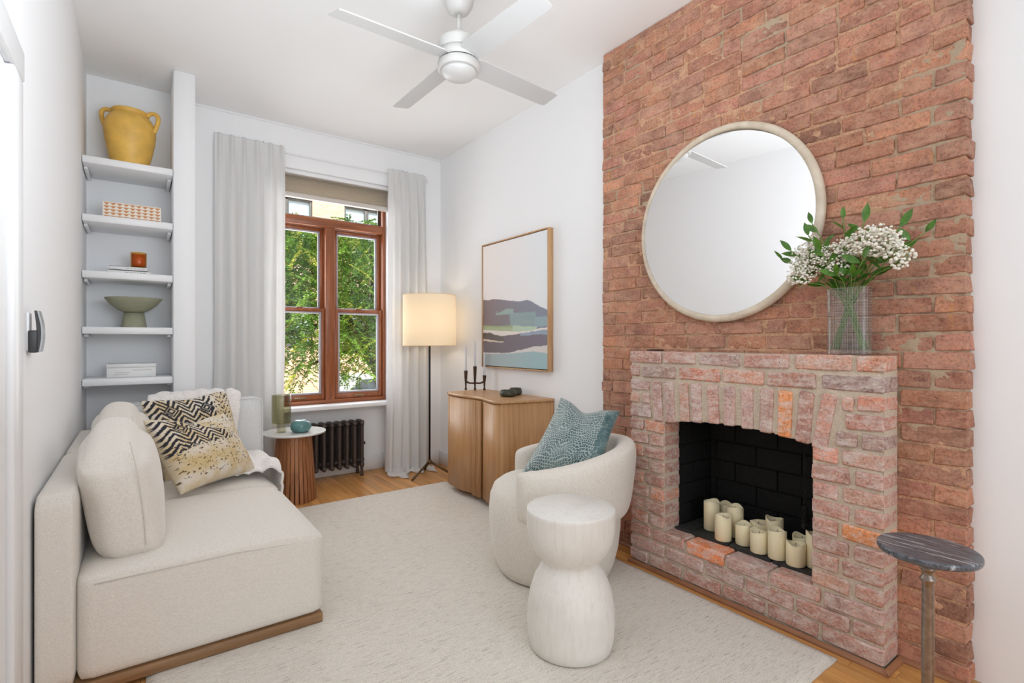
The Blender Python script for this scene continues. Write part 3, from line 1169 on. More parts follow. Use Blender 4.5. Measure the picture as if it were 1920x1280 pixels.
# ================================================================== WINDOW
win = thing('window_1', None, None, (1.38, 4.68, 0.65), kind='structure')
ZS = 0.65
fx0, fx1 = WX0 + 0.004, WX1 - 0.002
MB().bbox(fx0, fx0 + 0.045, 4.63, 4.75, ZS, 2.62, 0.004, 1).build('jamb', M['window_wood'], win)
MB().bbox(fx1 - 0.028, fx1, 4.63, 4.75, ZS, 2.62, 0.004, 1).build('jamb', M['window_wood'], win)
MB().bbox(fx0, fx1, 4.63, 4.75, 2.56, 2.62, 0.004, 1).build('head_rail', M['window_wood_h'], win)
MB().bbox(fx0, fx1, 4.625, 4.75, ZS, ZS + 0.035, 0.004, 1).build('bottom_rail', M['window_wood_h'], win)
MB().bbox(fx0 + 0.045, fx1 - 0.028, 4.622, 4.75, 2.212, 2.285, 0.008, 2).build('transom_bar', M['window_wood_h'], win)
MB().bbox(1.335, 1.418, 4.625, 4.75, ZS + 0.03, 2.215, 0.006, 2).build('mullion', M['window_wood'], win)


def ring(mb, x0, x1, z0, z1, t, y0, y1, tb=None):
    tb = tb or t
    mb.bbox(x0, x0 + t, y0, y1, z0, z1, 0.003, 1)
    mb.bbox(x1 - t, x1, y0, y1, z0, z1, 0.003, 1)
    mb.bbox(x0 + t, x1 - t, y0, y1, z1 - t, z1, 0.003, 1)
    mb.bbox(x0 + t, x1 - t, y0, y1, z0, z0 + tb, 0.003, 1)


for x0, x1 in ((0.912, 1.334), (1.419, 1.86)):
    for z0, z1, yy, tb in ((ZS + 0.036, 1.492, 4.642, 0.05), (1.455, 2.21, 4.69, 0.032)):
        s_ = MB()
        ring(s_, x0, x1, z0, z1, 0.03, yy, yy + 0.036, tb)
        so = s_.build('sash', M['window_wood'], win)
        g_ = MB()
        ring(g_, x0 + 0.03, x1 - 0.03, z0 + tb, z1 - 0.03, 0.016, yy + 0.004, yy + 0.03)
        g_.build('glazing_strip', M['strip'], so)
        MB().box(x0 + 0.04, x1 - 0.04, yy + 0.018, yy + 0.0205, z0 + tb + 0.01, z1 - 0.04).build('pane', M['pane'], so)
        if z0 < 1:
            MB().bbox((x0 + x1) / 2 - 0.05, (x0 + x1) / 2 + 0.05, yy - 0.014, yy + 0.002, z0 + 0.018, z0 + 0.032, 0.004, 2).build('sash_lift', M['brass'], so)
            MB().bbox((x0 + x1) / 2 - 0.025, (x0 + x1) / 2 + 0.025, yy + 0.002, yy + 0.03, z1, z1 + 0.012, 0.004, 2).build('sash_lock', M['brass'], so)
MB().box(fx0 + 0.04, fx1 - 0.025, 4.70, 4.703, 2.28, 2.565).build('pane', M['pane'], win)
tl_ = MB()
ring(tl_, fx0 + 0.045, fx1 - 0.028, 2.285, 2.56, 0.018, 4.685, 4.72)
tl_.build('transom_frame', plain('dark_transom', rgb(60, 46, 38), 0.5), win)
# sill board of the recess
structure(MB().bbox(WX0 + 0.001, WX1 - 0.001, YB - 0.012, 4.75, 0.615, 0.65, 0.006, 2).build('trim_3', M['trim']))

structure(MB().bbox(WX0 + 0.001, WX1 - 0.001, 4.505, 4.535, 2.598, WZ1 - 0.001, 0.003, 1).build('trim_4', M['trim']))
# pleated blind under the recess head
bl = thing('pleated_blind', 'taupe pleated cellular blind pulled up at the top of the window', 'blind', (1.38, 4.58, 2.62))
MB().bbox(WX0 + 0.012, WX1 - 0.008, 4.56, 4.61, 2.60, 2.62, 0.003, 1).build('headrail', M['blind_rail'], bl)
bp = []
for i in range(11):
    for fz, yy in ((0.0, 4.592), (0.12, 4.572), (0.5, 4.560), (0.88, 4.572)):
        zz = 2.60 - (i + fz) * 0.0133
        bp.append([(WX0 + 0.014, yy, zz), (WX1 - 0.010, yy, zz)])
b_ = MB().grid(bp, False)
bp2 = [[(p[0], 4.598 + (4.592 - p[1]) * 0.3, p[2]) for p in r_] for r_ in bp]
b_.grid(bp2, False)
b_.build('pleats', M['blind'], bl)
MB().bbox(WX0 + 0.012, WX1 - 0.008, 4.558, 4.61, 2.42, 2.456, 0.004, 2).build('bottom_bar', M['blind_rail'], bl)

# curtain rod
rod = thing('curtain_rod', 'slim white curtain rod spanning above the window', 'curtain rod', (1.38, 4.40, 2.735))
MB().tube([(0.49, 4.445, 2.735), (2.23, 4.445, 2.735)], 0.007, 10).build('pole', M['trim'], rod)
for xx in (0.485, 2.235):
    MB().lathe([(0.001, -0.014), (0.011, -0.008), (0.014, 0), (0.011, 0.008), (0.001, 0.014)], (xx, 4.445, 2.735), 12).build('finial', M['trim'], rod)
for xx in (0.80, 1.99):
    MB().tube([(xx, 4.48, 2.785), (xx, 4.455, 2.785), (xx, 4.447, 2.742)], 0.006, 8).build('bracket', M['plastic_silver'], rod)


def curtain(name, label, x0, x1, folds, flare, puddle, seed):
    """a hanging panel: pinched header, broad uneven folds below"""
    rnd = random.Random(seed)
    cuts = [0.0]
    for _ in range(folds):
        cuts.append(cuts[-1] + rnd.uniform(0.6, 1.5))
    cuts = [c / cuts[-1] for c in cuts]
    amps = [rnd.uniform(0.45, 1.0) for _ in range(folds)]
    nu, rows = folds * 18, []
    zs = [2.775, 2.765, 2.74, 2.70, 2.66, 2.60, 2.5, 2.3, 2.1, 1.9, 1.7, 1.5, 1.3, 1.1, 0.9, 0.7, 0.5, 0.3, 0.15, 0.06, 0.02]
    for zz in zs:
        t = (2.775 - zz) / 2.755
        row_ = []
        for i in range(nu + 1):
            u = i / nu
            k = max(q for q in range(folds) if cuts[q] <= u + 1e-9)
            loc = (u - cuts[k]) / (cuts[k + 1] - cuts[k])
            # header: narrow sharp pleats; below: rounded folds of uneven depth
            head = math.exp(-((loc - 0.5) / 0.13) ** 2) * 0.030
            body = (math.sin(math.pi * loc) ** 1.3) * 0.052 * amps[k] + 0.010 * math.sin(6.3 * u + 2.2 * zz + seed)
            m = min(1.0, t * 5.5)
            dy = head * (1 - m) + body * m
            dy += 0.006 * noise.noise((u * 9, zz * 1.3, seed)) * m
            xx = x0 + (x1 - x0) * u + flare * t * (u - 0.5) * 2 + 0.012 * noise.noise((u * 4, zz * 0.9, seed + 7)) * m
            yy = min(4.432 - dy, 4.434 if zz > 2.65 else 4.468)
            row_.append((xx, yy, zz))
        rows.append(row_)
    if puddle:
        base = rows[-1]
        for d, zz in ((0.05, 0.010), (0.11, 0.026), (0.17, 0.012), (0.21, 0.004)):
            row_ = []
            for i, p in enumerate(base):
                w = 0.55 + 0.45 * math.sin(i * 0.13 + seed) * math.sin(i * 0.05)
                row_.append((p[0] + 0.012 * math.sin(i * 0.2 + d * 30) - 0.10 * d, p[1] - d * w * puddle, zz + 0.010 * math.sin(i * 0.25 + d * 40) ** 2))
            rows.append(row_)
    mb = MB().grid(rows, True)
    o = mb.build(name, M['curtain'])
    md = o.modifiers.new('thickness', 'SOLIDIFY')
    md.thickness = 0.002
    return props(o, label, 'curtain', 'white curtains at the window')


curtain('curtain', 'white full-length curtain panel on the side of the window nearest the shelves', 0.46, 0.955, 6, 0.0, 0.0, 3)
curtain('curtain', 'white full-length curtain panel behind the floor lamp, pooling on the floor', 1.84, 2.21, 5, 0.03, 1.35, 5)

# ================================================================== RADIATOR
rad = thing('radiator', 'dark cast iron column radiator under the window', 'radiator', (1.36, 4.56, 0))
sec = MB()
for yy in (-0.055, 0.0, 0.055):
    pr = []
    for q in range(9):
        pass
    sec.lathe([(0.0185, 0.10), (0.0165, 0.13), (0.0165, 0.43), (0.0185, 0.455)], (0, yy, 0), 12, cap0=False, cap1=False)
for zz, r_ in ((0.465, 0.024), (0.095, 0.024)):
    sec.tube([(0, -0.078, zz - 0.006), (0, -0.06, zz + 0.006), (0, -0.02, zz + 0.01), (0, 0.02, zz + 0.01), (0, 0.06, zz + 0.006), (0, 0.078, zz - 0.006)], [0.012, 0.022, 0.024, 0.024, 0.022, 0.012], 12)
for zz in (0.465, 0.13):
    sec.tube([(-0.036, 0, zz), (0.036, 0, zz)], 0.02, 12)
sec_me = sec.mesh('section', M['iron'])
for i in range(9):
    o = link(bpy.data.objects.new('section', sec_me), rad)
    o.location = (1.64 - 0.022 - i * 0.0665, 4.56, 0.0)
for xx in (1.618, 1.618 - 8 * 0.0665):
    for yy in (-0.055, 0.055):
        MB().lathe([(0.019, 0.0), (0.016, 0.012), (0.012, 0.05), (0.017, 0.095)], (xx, 4.56 + yy, 0), 10).build('leg', M['iron'], rad)
MB().lathe([(0.014, -0.012), (0.016, 0), (0.010, 0.014)], (1.655, 4.56, 0.28), 10).build('air_valve', M['iron'], rad)

# ================================================================== SHELVES in the alcove
shelf_tops = [2.328, 1.974, 1.632, 1.290, 0.970]
shelf_names = ['top white wall shelf in the alcove, holding the yellow jar', 'second white alcove shelf from the top, holding the patterned box',
               'middle white alcove shelf, holding two books and the amber glass', 'fourth white alcove shelf from the top, under the sage pedestal bowl',
               'lowest white alcove shelf, holding the white lidded box']
for zt_, lb in zip(shelf_tops, shelf_names):
    s = thing('wall_shelf', lb, 'shelf', (-0.04, 4.2, zt_ - 0.044), 'white shelves in the alcove')
    MB().bbox(XL + 0.004, 0.181, 4.02, 4.405, zt_ - 0.043, zt_, 0.003, 1).build('board', M['trim'], s)
    for xx in (XL + 0.005, 0.156):
        MB().bbox(xx, xx + 0.020, 4.11, 4.405, zt_ - 0.060, zt_ - 0.0435, 0.003, 1).build('cleat', M['trim'], s)

# yellow two-handled jar
j = thing('jar', 'yellow glazed two-handled olive jar on the top alcove shelf', 'jar', (-0.045, 4.21, 2.329))
jl = MB()
prof = [(0.085, 0), (0.098, 0.02), (0.118, 0.10), (0.134, 0.18), (0.141, 0.245), (0.136, 0.295), (0.118, 0.335), (0.098, 0.353), (0.094, 0.360), (0.104, 0.368), (0.104, 0.379), (0.096, 0.383), (0.090, 0.372), (0.086, 0.35), (0.10, 0.30), (0.10, 0.15), (0.0, 0.1)]
jl.lathe(prof, (-0.045, 4.21, 2.329), 48, cap1=False)
jl.build('body', M['ceramic_y'], j)
for s_, rot in ((-1, -0.35), (1, -0.35)):
    ca, sa = math.cos(rot), math.sin(rot)
    hp = []
    for r_, zz in ((0.094, 0.362), (0.115, 0.382), (0.140, 0.384), (0.158, 0.368), (0.160, 0.34), (0.153, 0.31), (0.143, 0.28), (0.135, 0.26)):
        hp.append((-0.045 + s_ * r_ * ca, 4.21 + s_ * r_ * sa, 2.329 + zz))
    MB().tube(smooth3(hp), 0.0135, 10).build('handle', M['ceramic_y'], j)

# triangle-inlay box
bx = thing('inlay_box', 'long box with rows of orange and cream triangles on the second alcove shelf', 'box', (-0.03, 4.17, 1.975))
MB().box(-0.183, 0.120, 4.112, 4.25, 1.975, 2.083).build('body', M['bone'], bx)
tri = MB()
nc, nr = 9, 5
for c in range(nc):
    for r_ in range(nr):
        xa, xb = -0.180 + 0.297 * c / nc, -0.180 + 0.297 * (c + 1) / nc
        za, zb_ = 1.978 + 0.102 * r_ / nr, 1.978 + 0.102 * (r_ + 1) / nr
        xm = (xa + xb) / 2
        tri.add([(xa, 4.1114, zb_ - 0.002), (xb, 4.1114, zb_ - 0.002), (xm, 4.1114, za + 0.002)], [(0, 1, 2)])
tri.build('triangle_inlay', M['terracotta'], bx)

# books and amber candle glass
def book(name, label, x0, x1, y0, y1, z0, z1, group=None):
    b = thing(name, label, 'book', ((x0 + x1) / 2, (y0 + y1) / 2, z0), group)
    c = MB()
    c.bbox(x0, x1, y0, y1, z0, z0 + 0.003, 0.001, 1)
    c.bbox(x0, x1, y0, y1, z1 - 0.003, z1, 0.001, 1)
    c.bbox(x0, x1, y0, y0 + 0.003, z0, z1, 0.001, 1)
    c.build('cover', M['book'], b)
    MB().box(x0 + 0.004, x1 - 0.004, y0 + 0.004, y1 - 0.005, z0 + 0.003, z1 - 0.003).build('pages', M['paper'], b)
    t = MB()
    xx = x0 + 0.09
    while xx < x1 - 0.03:
        w_ = random.uniform(0.008, 0.02)
        t.box(xx, xx + w_, y0 - 0.0004, y0, (z0 + z1) / 2 - 0.002, (z0 + z1) / 2 + 0.002)
        xx += w_ + 0.005
    t.build('spine_print', M['ink'], b)
    return b


book('book', 'lower of two thin white books under the amber glass', -0.160, 0.062, 4.13, 4.30, 1.633, 1.658)
book('book', 'upper of two thin white books, with the amber glass on it', -0.155, 0.045, 4.125, 4.29, 1.659, 1.683)
am = thing('candle_glass', 'amber glass candle tumbler standing on two white books', 'candle', (0.0, 4.19, 1.684))
g = MB()
g.lathe([(0.038, 0.0), (0.042, 0.004), (0.045, 0.10), (0.0425, 0.10), (0.039, 0.008), (0.0, 0.008)], (0.0, 4.19, 1.684), 32, cap1=False)
g.build('glass', M['amber_glass'], am)
MB().lathe([(0.0, 0.010), (0.0385, 0.010), (0.041, 0.088), (0.0, 0.088)], (0.0, 4.19, 1.684), 32, cap0=False, cap1=False).build('wax', M['amber_wax'], am)

bw = thing('pedestal_bowl', 'wide sage green pedestal bowl on the fourth alcove shelf', 'bowl', (-0.025, 4.19, 1.291))
b_ = MB()
b_.lathe([(0.0, 0.095), (0.05, 0.098), (0.085, 0.115), (0.125, 0.150), (0.155, 0.188), (0.1545, 0.193), (0.148, 0.190), (0.11, 0.15), (0.06, 0.122), (0.0, 0.115)], (-0.025, 4.19, 1.291), 56, cap0=False, cap1=False)
b_.build('bowl', M['olive'], bw)
MB().lathe([(0.072, 0.0), (0.070, 0.004), (0.064, 0.04), (0.055, 0.096)], (-0.025, 4.19, 1.291), 40).build('foot', M['olive'], bw)

wbx = thing('white_box', 'white lidded box with faint grey print on the lowest alcove shelf', 'box', (-0.036, 4.19, 0.971))
MB().bbox(-0.164, 0.092, 4.12, 4.29, 0.971, 1.032, 0.002, 1).build('body', M['book'], wbx)
MB().bbox(-0.166, 0.094, 4.118, 4.292, 1.033, 1.056, 0.002, 1).build('lid', M['book'], wbx)
t = MB()
for r_, (xa, xb) in enumerate([(-0.13, -0.06), (-0.12, -0.05), (-0.03, 0.06)]):
    xx = xa
    while xx < xb:
        t.box(xx, xx + 0.008, 4.1196, 4.12, 0.985 + r_ * 0.014, 0.989 + r_ * 0.014)
        xx += 0.011
t.build('print', M['ink'], wbx)

# remote in its wall holder
rm = thing('remote_holder', 'black wall holder with a slim black and silver fan remote on the left wall', 'remote', (XL, 2.19, 1.16))
MB().bbox(XL, XL + 0.006, 2.155, 2.215, 1.17, 1.29, 0.002, 1).build('back_plate', M['trim'], rm)
MB().bbox(XL + 0.004, XL + 0.026, 2.150, 2.220, 1.165, 1.235, 0.005, 2).build('cradle', M['plastic_black'], rm)
prof = []
for k in range(13):
    t_ = k / 12
    prof.append((XL + 0.024 + 0.008 * math.sin(t_ * math.pi) + 0.004 * (1 - t_), 1.168 + t_ * 0.128))
hb = MB()
ol = [(XL + 0.018 + 0.005 * math.sin(k / 12 * math.pi), 1.168 + k / 12 * 0.128) for k in range(13)] + [(p[0], p[1]) for p in prof[::-1]]
hb.prism(ol, 'y', 2.156, 2.214)
hb.build('handset', M['plastic_black'], rm)
fp = MB()
ol = [(p[0] - 0.001, p[1]) for p in prof] + [(p[0] + 0.004, p[1]) for p in prof[::-1]]
fp.prism(ol, 'y', 2.158, 2.212)
fp.build('face_plate', M['plastic_silver'], rm)

# ================================================================== RUG
rug = MB()
rx0, rx1, ry0, ry1 = 0.02, 2.122, 0.835, 3.865
nu, nv = 60, 90
P = []
for i in range(nu + 1):
    row_ = []
    for k in range(nv + 1):
        u, v = i / nu, k / nv
        e = min(u, 1 - u, v, 1 - v)
        xx = rx0 + (rx1 - rx0) * u
        yy = ry0 + (ry1 - ry0) * v
        zz = 0.014 + 0.0012 * noise.noise((xx * 9, yy * 9, 0))
        if e == 0:
            zz = 0.0075
            xx += 0.004 * noise.noise((yy * 25, xx, 1))
            yy += 0.004 * noise.noise((xx * 25, yy, 2))
        row_.append((xx, yy, zz))
    P.append(row_)
rug.grid(P, True)
edge = [P[i][0] for i in range(nu + 1)] + [P[nu][k] for k in range(1, nv + 1)] + [P[i][nv] for i in range(nu - 1, -1, -1)] + [P[0][k] for k in range(nv - 1, 0, -1)]
low = [(p[0], p[1], 0.001) for p in edge]
rug.grid([[a, b] for a, b in zip(edge + edge[:1], low + low[:1])], True)
o = rug.build('rug', M['rug'])
props(o, 'large cream woven wool rug with fine flecked rows on the oak floor', 'rug')

# ================================================================== SOFA
RZ = 0.0155
sofa = thing('sofa', 'ivory linen armless sofa with loose back cushions and a wooden plinth along the left wall', 'sofa', (0.19, 3.0, RZ))
SY0, SYM, SY1 = 2.215, 3.085, 3.70
MB().bbox(-0.270, 0.630, SY0 + 0.008, 3.815, RZ, 0.055, 0.003, 1).build('plinth', M['plinth'], sofa)


def seat_warp(p, u):
    # front edge rolls softly, crown in the middle
    if u.z > 0:
        p.z -= 0.035 * max(0, u.x) ** 6 * u.z ** 2
    return p


softbox(0.234, (SY0 + SYM) / 2, 0.2375, 0.808, SYM - SY0 - 0.006, 0.365, 0.035, (0.006, 0, 0.022), 16, seat_warp).build('seat', M['linen'], sofa)
softbox(0.234, (SYM + SY1) / 2, 0.2375, 0.808, SY1 - SYM - 0.006, 0.365, 0.035, (0.006, 0, 0.022), 14, seat_warp).build('seat', M['linen'], sofa)
softbox(-0.222, (SY0 + SYM) / 2, 0.3755, 0.108, SYM - SY0 - 0.004, 0.641, 0.022, (0.0, 0, 0.004), 14).build('back', M['linen'], sofa)
softbox(-0.222, (SYM + 3.82) / 2, 0.3755, 0.108, 3.82 - SYM - 0.004, 0.641, 0.022, (0.0, 0, 0.004), 14).build('back', M['linen'], sofa)
arm = softbox(0.255, 3.762, 0.4415, 0.82, 0.115, 0.775, 0.028, (0, 0.004, 0.002), 12).build('arm', M['linen_shaded'], sofa)
arm['label'] = 'tall far arm with piped edge, its linen greyed for shade'
# piping around the far arm
for yy in (3.706, 3.818):
    pp = [(0.655, yy, 0.10), (0.662, yy, 0.40), (0.662, yy, 0.78), (0.655, yy, 0.812), (0.63, yy, 0.829), (0.4, yy, 0.831), (-0.1, yy, 0.831)]
    MB().tube(pp, 0.004, 6).build('piping', M['linen_shaded'], arm)
# end seams on the near side of seat and back
MB().tube([(-0.12, SY0 + 0.002, 0.384), (0.3, SY0 + 0.001, 0.388), (0.60, SY0 + 0.006, 0.368)], 0.0018, 6).build('seam', M['seam'], sofa)


def cushion_warp(yc, half):
    def f(p, u):
        p.x -= 0.028 * u.z + 0.01 * u.z * u.y * u.y      # leans on the back
        p.z -= 0.075 * (u.y * u.y) * max(0, u.z)
        p.x += 0.006 * noise.noise((p.y * 5, p.z * 7, yc))
        p.z += 0.008 * noise.noise((p.y * 6, p.x * 9, yc + 3))
        return p
    return f


for yc, L in ((2.665, 0.73), (3.375, 0.60)):
    cu = softbox(-0.050, yc, 0.622, 0.205, L, 0.455, 0.075, (0.03, 0.012, 0.035), 16, cushion_warp(yc, L / 2)).build('back_cushion', M['linen'], sofa)
    sp_ = []
    for k in range(13):
        t_ = k / 12
        zz = 0.46 + 0.38 * t_
        sp_.append((-0.002 - 0.028 * (zz - 0.648) / 0.2225 + 0.01 * math.sin(t_ * 3.1), yc - L / 2 - 0.005 - 0.006 * math.sin(t_ * math.pi), zz))
    MB().tube(sp_, 0.0022, 6).build('seam', M['seam'], cu)


# ------------------------------------------------------------------ scatter cushions
def cushion_mesh(corners, nrm, thick, n, chop, pinch, seed):
    """corners TL,TR,BR,BL; returns MB with front and back faces and a list of uv per vertex in build order"""
    TL, TR, BR, BL = [Vector(c) for c in corners]
    nrm = Vector(nrm).normalized()
    mb = MB()
    for side in (1, -1):
        P = []
        for i in range(n + 1):
            u = -1 + 2 * i / n
            row_ = []
            for k in range(n + 1):
                v = -1 + 2 * k / n
                s, t = (u + 1) / 2, (v + 1) / 2
                # edges pulled in between the corners
                su = u * (1 - pinch * (1 - v * v))
                sv = v * (1 - pinch * (1 - u * u))
                if chop and v > 0:
                    sv -= chop * math.exp(-(u / 0.42) ** 2) * v ** 2
                s, t = (su + 1) / 2, (sv + 1) / 2
                p = (BL * (1 - s) + BR * s) * (1 - t) + (TL * (1 - s) + TR * s) * t
                e = max(0.0, (1 - u * u) * (1 - v * v))
                th = thick * e ** 0.42
                th *= 1 + 0.12 * noise.noise((u * 2.2 + seed, v * 2.2, side))
                if chop:
                    th *= 1 - 0.25 * math.exp(-(u / 0.35) ** 2) * max(0, v)
                row_.append(p + nrm * side * th)
            P.append(row_)
        mb.grid(P, True)
    return mb


def build_cushion(name, label, corners, nrm, thick, n, chop, pinch, seed, mat, fn, back_rgb):
    mb = cushion_mesh(corners, nrm, thick, n, chop, pinch, seed)
    me = bpy.data.meshes.new(name)
    me.from_pydata(mb.v, [], mb.f)
    me.polygons.foreach_set('use_smooth', [True] * len(mb.f))
    me.materials.append(mat)
    m_ = (n + 1) * (n + 1)
    at = me.color_attributes.new('print', 'FLOAT_COLOR', 'POINT')
    arr = np.ones((len(me.vertices), 4), dtype=np.float32)
    for i in range(n + 1):
        for k in range(n + 1):
            u, v = -1 + 2 * i / n, -1 + 2 * k / n
            arr[i * (n + 1) + k] = rgb(*fn(u, v))
    arr[m_:] = rgb(*back_rgb)
    at.data.foreach_set('color', arr.ravel())
    # weld the rim and orient outward
    bm = bmesh.new()
    bm.from_mesh(me)
    bmesh.ops.remove_doubles(bm, verts=bm.verts, dist=1e-5)
    bmesh.ops.recalc_face_normals(bm, faces=bm.faces)
    bm.to_mesh(me)
    bm.free()
    o = link(bpy.data.objects.new(name, me))
    return props(o, label, 'cushion')


def lerp3(a, b, t):
    return tuple(a[i] + (b[i] - a[i]) * t for i in range(3))


def zigzag(seed):
    def f(u, v):
        x_, y_ = (u + 1) / 2, (v + 1) / 2
        nz = noise.fractal((x_ * 5 + seed, y_ * 5, 1.0), 0.8, 2.0, 4)
        fine = noise.fractal((x_ * 34 + seed, y_ * 34, 4.0), 0.8, 2.0, 3)
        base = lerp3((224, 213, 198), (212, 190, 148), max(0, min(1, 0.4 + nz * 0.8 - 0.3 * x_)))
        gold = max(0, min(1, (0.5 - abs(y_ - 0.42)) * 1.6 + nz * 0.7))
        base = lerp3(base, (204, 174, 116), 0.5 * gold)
        # chevron bands fading out towards the lower part
        cell = 0.21
        tx = abs(((x_ / cell) % 1) - 0.5) * 2
        ph = (y_ + 0.115 * tx + 0.020 * nz) / 0.072
        stripe = (ph % 1) < 0.52 + 0.12 * fine
        # diamonds at the crossings
        dx = abs(((x_ / 0.42) % 1) - 0.5) * 0.42
        dy = abs(((y_ - 0.04) / 0.31 % 1) - 0.5) * 0.31
        dia = dx + dy
        if dia < 0.085:
            stripe = dia > 0.022 and not (0.050 < dia < 0.060)
        fade = (y_ - 0.44 - 0.16 * (x_ - 0.4) + nz * 0.10) / 0.12
        if seed < 1 and (y_ > 0.955 or (y_ > 0.80 - 0.5 * (x_ - 0.55) and x_ > 0.5 and fine > -0.25)):  # front cushion: lit top rim painted pattern-free, plus a pale foil band at right
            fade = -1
        if stripe and fade > 0:
            if fade < 1 and fine * 0.9 + 0.5 > fade:
                pass
            elif x_ > 0.72 and fine > 0.0:
                pass
            else:
                return (48, 46, 52)
        elif fine > 0.42 and 0.12 < y_ < 0.62:
            return (96, 76, 44)
        return base
    return f


front_c = [(0.017, 3.082, 0.815), (0.378, 3.239, 0.798), (0.538, 3.221, 0.464), (0.168, 2.997, 0.444)]
back_c = [(0.005, 3.511, 0.869), (0.432, 3.559, 0.903), (0.537, 3.519, 0.450), (0.117, 3.355, 0.433)]
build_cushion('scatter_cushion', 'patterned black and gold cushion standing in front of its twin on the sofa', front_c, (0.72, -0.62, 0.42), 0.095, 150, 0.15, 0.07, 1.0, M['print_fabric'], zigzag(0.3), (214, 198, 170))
build_cushion('scatter_cushion', 'patterned black and gold cushion behind its twin, touching the back cushion', back_c, (0.72, -0.62, 0.42), 0.06, 130, 0.06, 0.06, 4.0, M['print_fabric'], zigzag(2.3), (214, 198, 170))

# ------------------------------------------------------------------ fluffy throw over the far arm and seat
path = [(3.84, 0.70), (3.842, 0.80), (3.83, 0.842), (3.80, 0.856), (3.76, 0.860), (3.72, 0.856), (3.690, 0.845), (3.676, 0.80), (3.668, 0.72), (3.655, 0.62), (3.635, 0.54), (3.60, 0.485), (3.54, 0.458), (3.46, 0.452), (3.38, 0.45), (3.28, 0.448), (3.18, 0.444)]


def resample(pts, n):
    d = [0]
    for a, b in zip(pts[:-1], pts[1:]):
        d.append(d[-1] + math.dist(a, b))
    out = []
    for i in range(n):
        t_ = d[-1] * i / (n - 1)
        for k in range(len(d) - 1):
            if t_ <= d[k + 1] + 1e-9:
                s_ = (t_ - d[k]) / (d[k + 1] - d[k])
                out.append(tuple(pts[k][q] + (pts[k + 1][q] - pts[k][q]) * s_ for q in range(len(pts[0]))))
                break
    return out


pth = resample(path, 64)
rows = []
for i, (yy, zz) in enumerate(pth):
    t_ = i / 63
    row_ = []
    onseat = max(0, min(1, (t_ - 0.55) / 0.15))
    xa = 0.03 + 0.16 * onseat + 0.02 * math.sin(t_ * 9)
    xb = 0.50 + 0.03 * math.sin(t_ * 7) + 0.30 * onseat
    for k in range(57):
        s_ = k / 56
        xx = xa + (xb - xa) * s_
        zo, yo = zz, yy
        wr_ = 0.022 * noise.noise((xx * 11 + 0.4 * math.sin(t_ * 12), t_ * 5, 2.0)) + 0.012 * math.sin(xx * 42 + t_ * 5 + 2 * math.sin(t_ * 6))
        edge_ = min(1, min(s_, 1 - s_) * 10)
        lift = abs(wr_) * 0.9 * edge_ + 0.008
        if onseat > 0.5:
            zo += lift * 1.3 + 0.026 * math.sin(3.1416 * s_) * min(1.0, 9 * (1 - t_))
            if xx > 0.628:
                dd = xx - 0.628
                xx = 0.628 + 0.030 * min(1, dd / 0.03) + lift * 0.6
                zo = zo - 0.01 - max(0, dd - 0.015) * 0.95
        elif t_ > 0.33:
            yo -= lift
        else:
            zo += lift * 0.9 + 0.012 * math.sin(math.pi * s_)
            yo += 0.008 * (t_ < 0.1)
        row_.append((xx, yo, zo))
    rows.append(row_)
o = MB().grid(rows, True).build('throw_blanket', M['throw'])
md = o.modifiers.new('thickness', 'SOLIDIFY')
md.thickness = 0.012
md.offset = 1.0
props(o, 'fluffy white throw draped over the far sofa arm and the seat', 'blanket')

# ================================================================== SIDE TABLE with slatted base
TX, TY, TZ = 0.955, 4.12, 0.52
st = thing('side_table', 'round side table with white stone top on a flared wooden slat base beside the sofa', 'side table', (TX, TY, RZ - 0.0155))
MB().lathe([(0.20, -0.020), (0.224, -0.014), (0.2275, -0.006), (0.2275, -0.002), (0.224, 0.0)], (TX, TY, TZ), 64).build('table_top', M['marble'], st)
sl = MB()
sl.prism([(-0.0085, -0.006), (0.0085, -0.006), (0.0085, 0.006), (-0.0085, 0.006)], 'z', 0, 0.498)
slat_me = sl.mesh('slat', M['walnut'])
ns = 30
for k in range(ns):
    a = 2 * math.pi * k / ns
    o = link(bpy.data.objects.new('slat', slat_me), st)
    rb, rt = 0.152, 0.118
    o.location = (TX + rb * math.cos(a), TY + rb * math.sin(a), 0.001)
    tilt = math.atan2(rb - rt, 0.498)
    o.rotation_euler = (tilt, 0, a - math.pi / 2)
    o.rotation_euler = (Matrix.Rotation(a + math.pi / 2, 3, 'Z') @ Matrix.Rotation(-tilt, 3, 'X')).to_euler()
    o.scale = (1.45, 1.2, 1)
MB().lathe([(0.138, 0.004), (0.106, 0.495)], (TX, TY, 0), 40).build('core', plain('dark_core_wood', rgb(72, 44, 28), 0.7), st)

sv = thing('table_vase', 'smoky olive ribbed glass vase with a stepped foot on the slatted side table', 'vase', (0.865, 4.12, TZ))
rv = MB()
nR = 96
prof = [(0.030, 0.0), (0.032, 0.004), (0.031, 0.045), (0.036, 0.052), (0.062, 0.058), (0.066, 0.068), (0.066, 0.275), (0.062, 0.282), (0.059, 0.279), (0.061, 0.272), (0.061, 0.07), (0.03, 0.062), (0.0, 0.06)]
v_, f_ = [], []
for r_, zz in prof:
    for k in range(nR):
        a = 2 * math.pi * k / nR
        rr = r_ * (1 + (0.018 * math.cos(a * 32) if 0.05 < r_ else 0))
        v_.append((0.865 + rr * math.cos(a), 4.12 + rr * math.sin(a), TZ + 0.001 + zz))
for i in range(len(prof) - 1):
    for k in range(nR):
        k2 = (k + 1) % nR
        f_.append((i * nR + k, i * nR + k2, (i + 1) * nR + k2, (i + 1) * nR + k))
rv.add(v_, f_, True)
rv.add(v_[:nR], [tuple(range(nR))[::-1]])
o = rv.build('glass_body', M['smoke_glass'], sv)
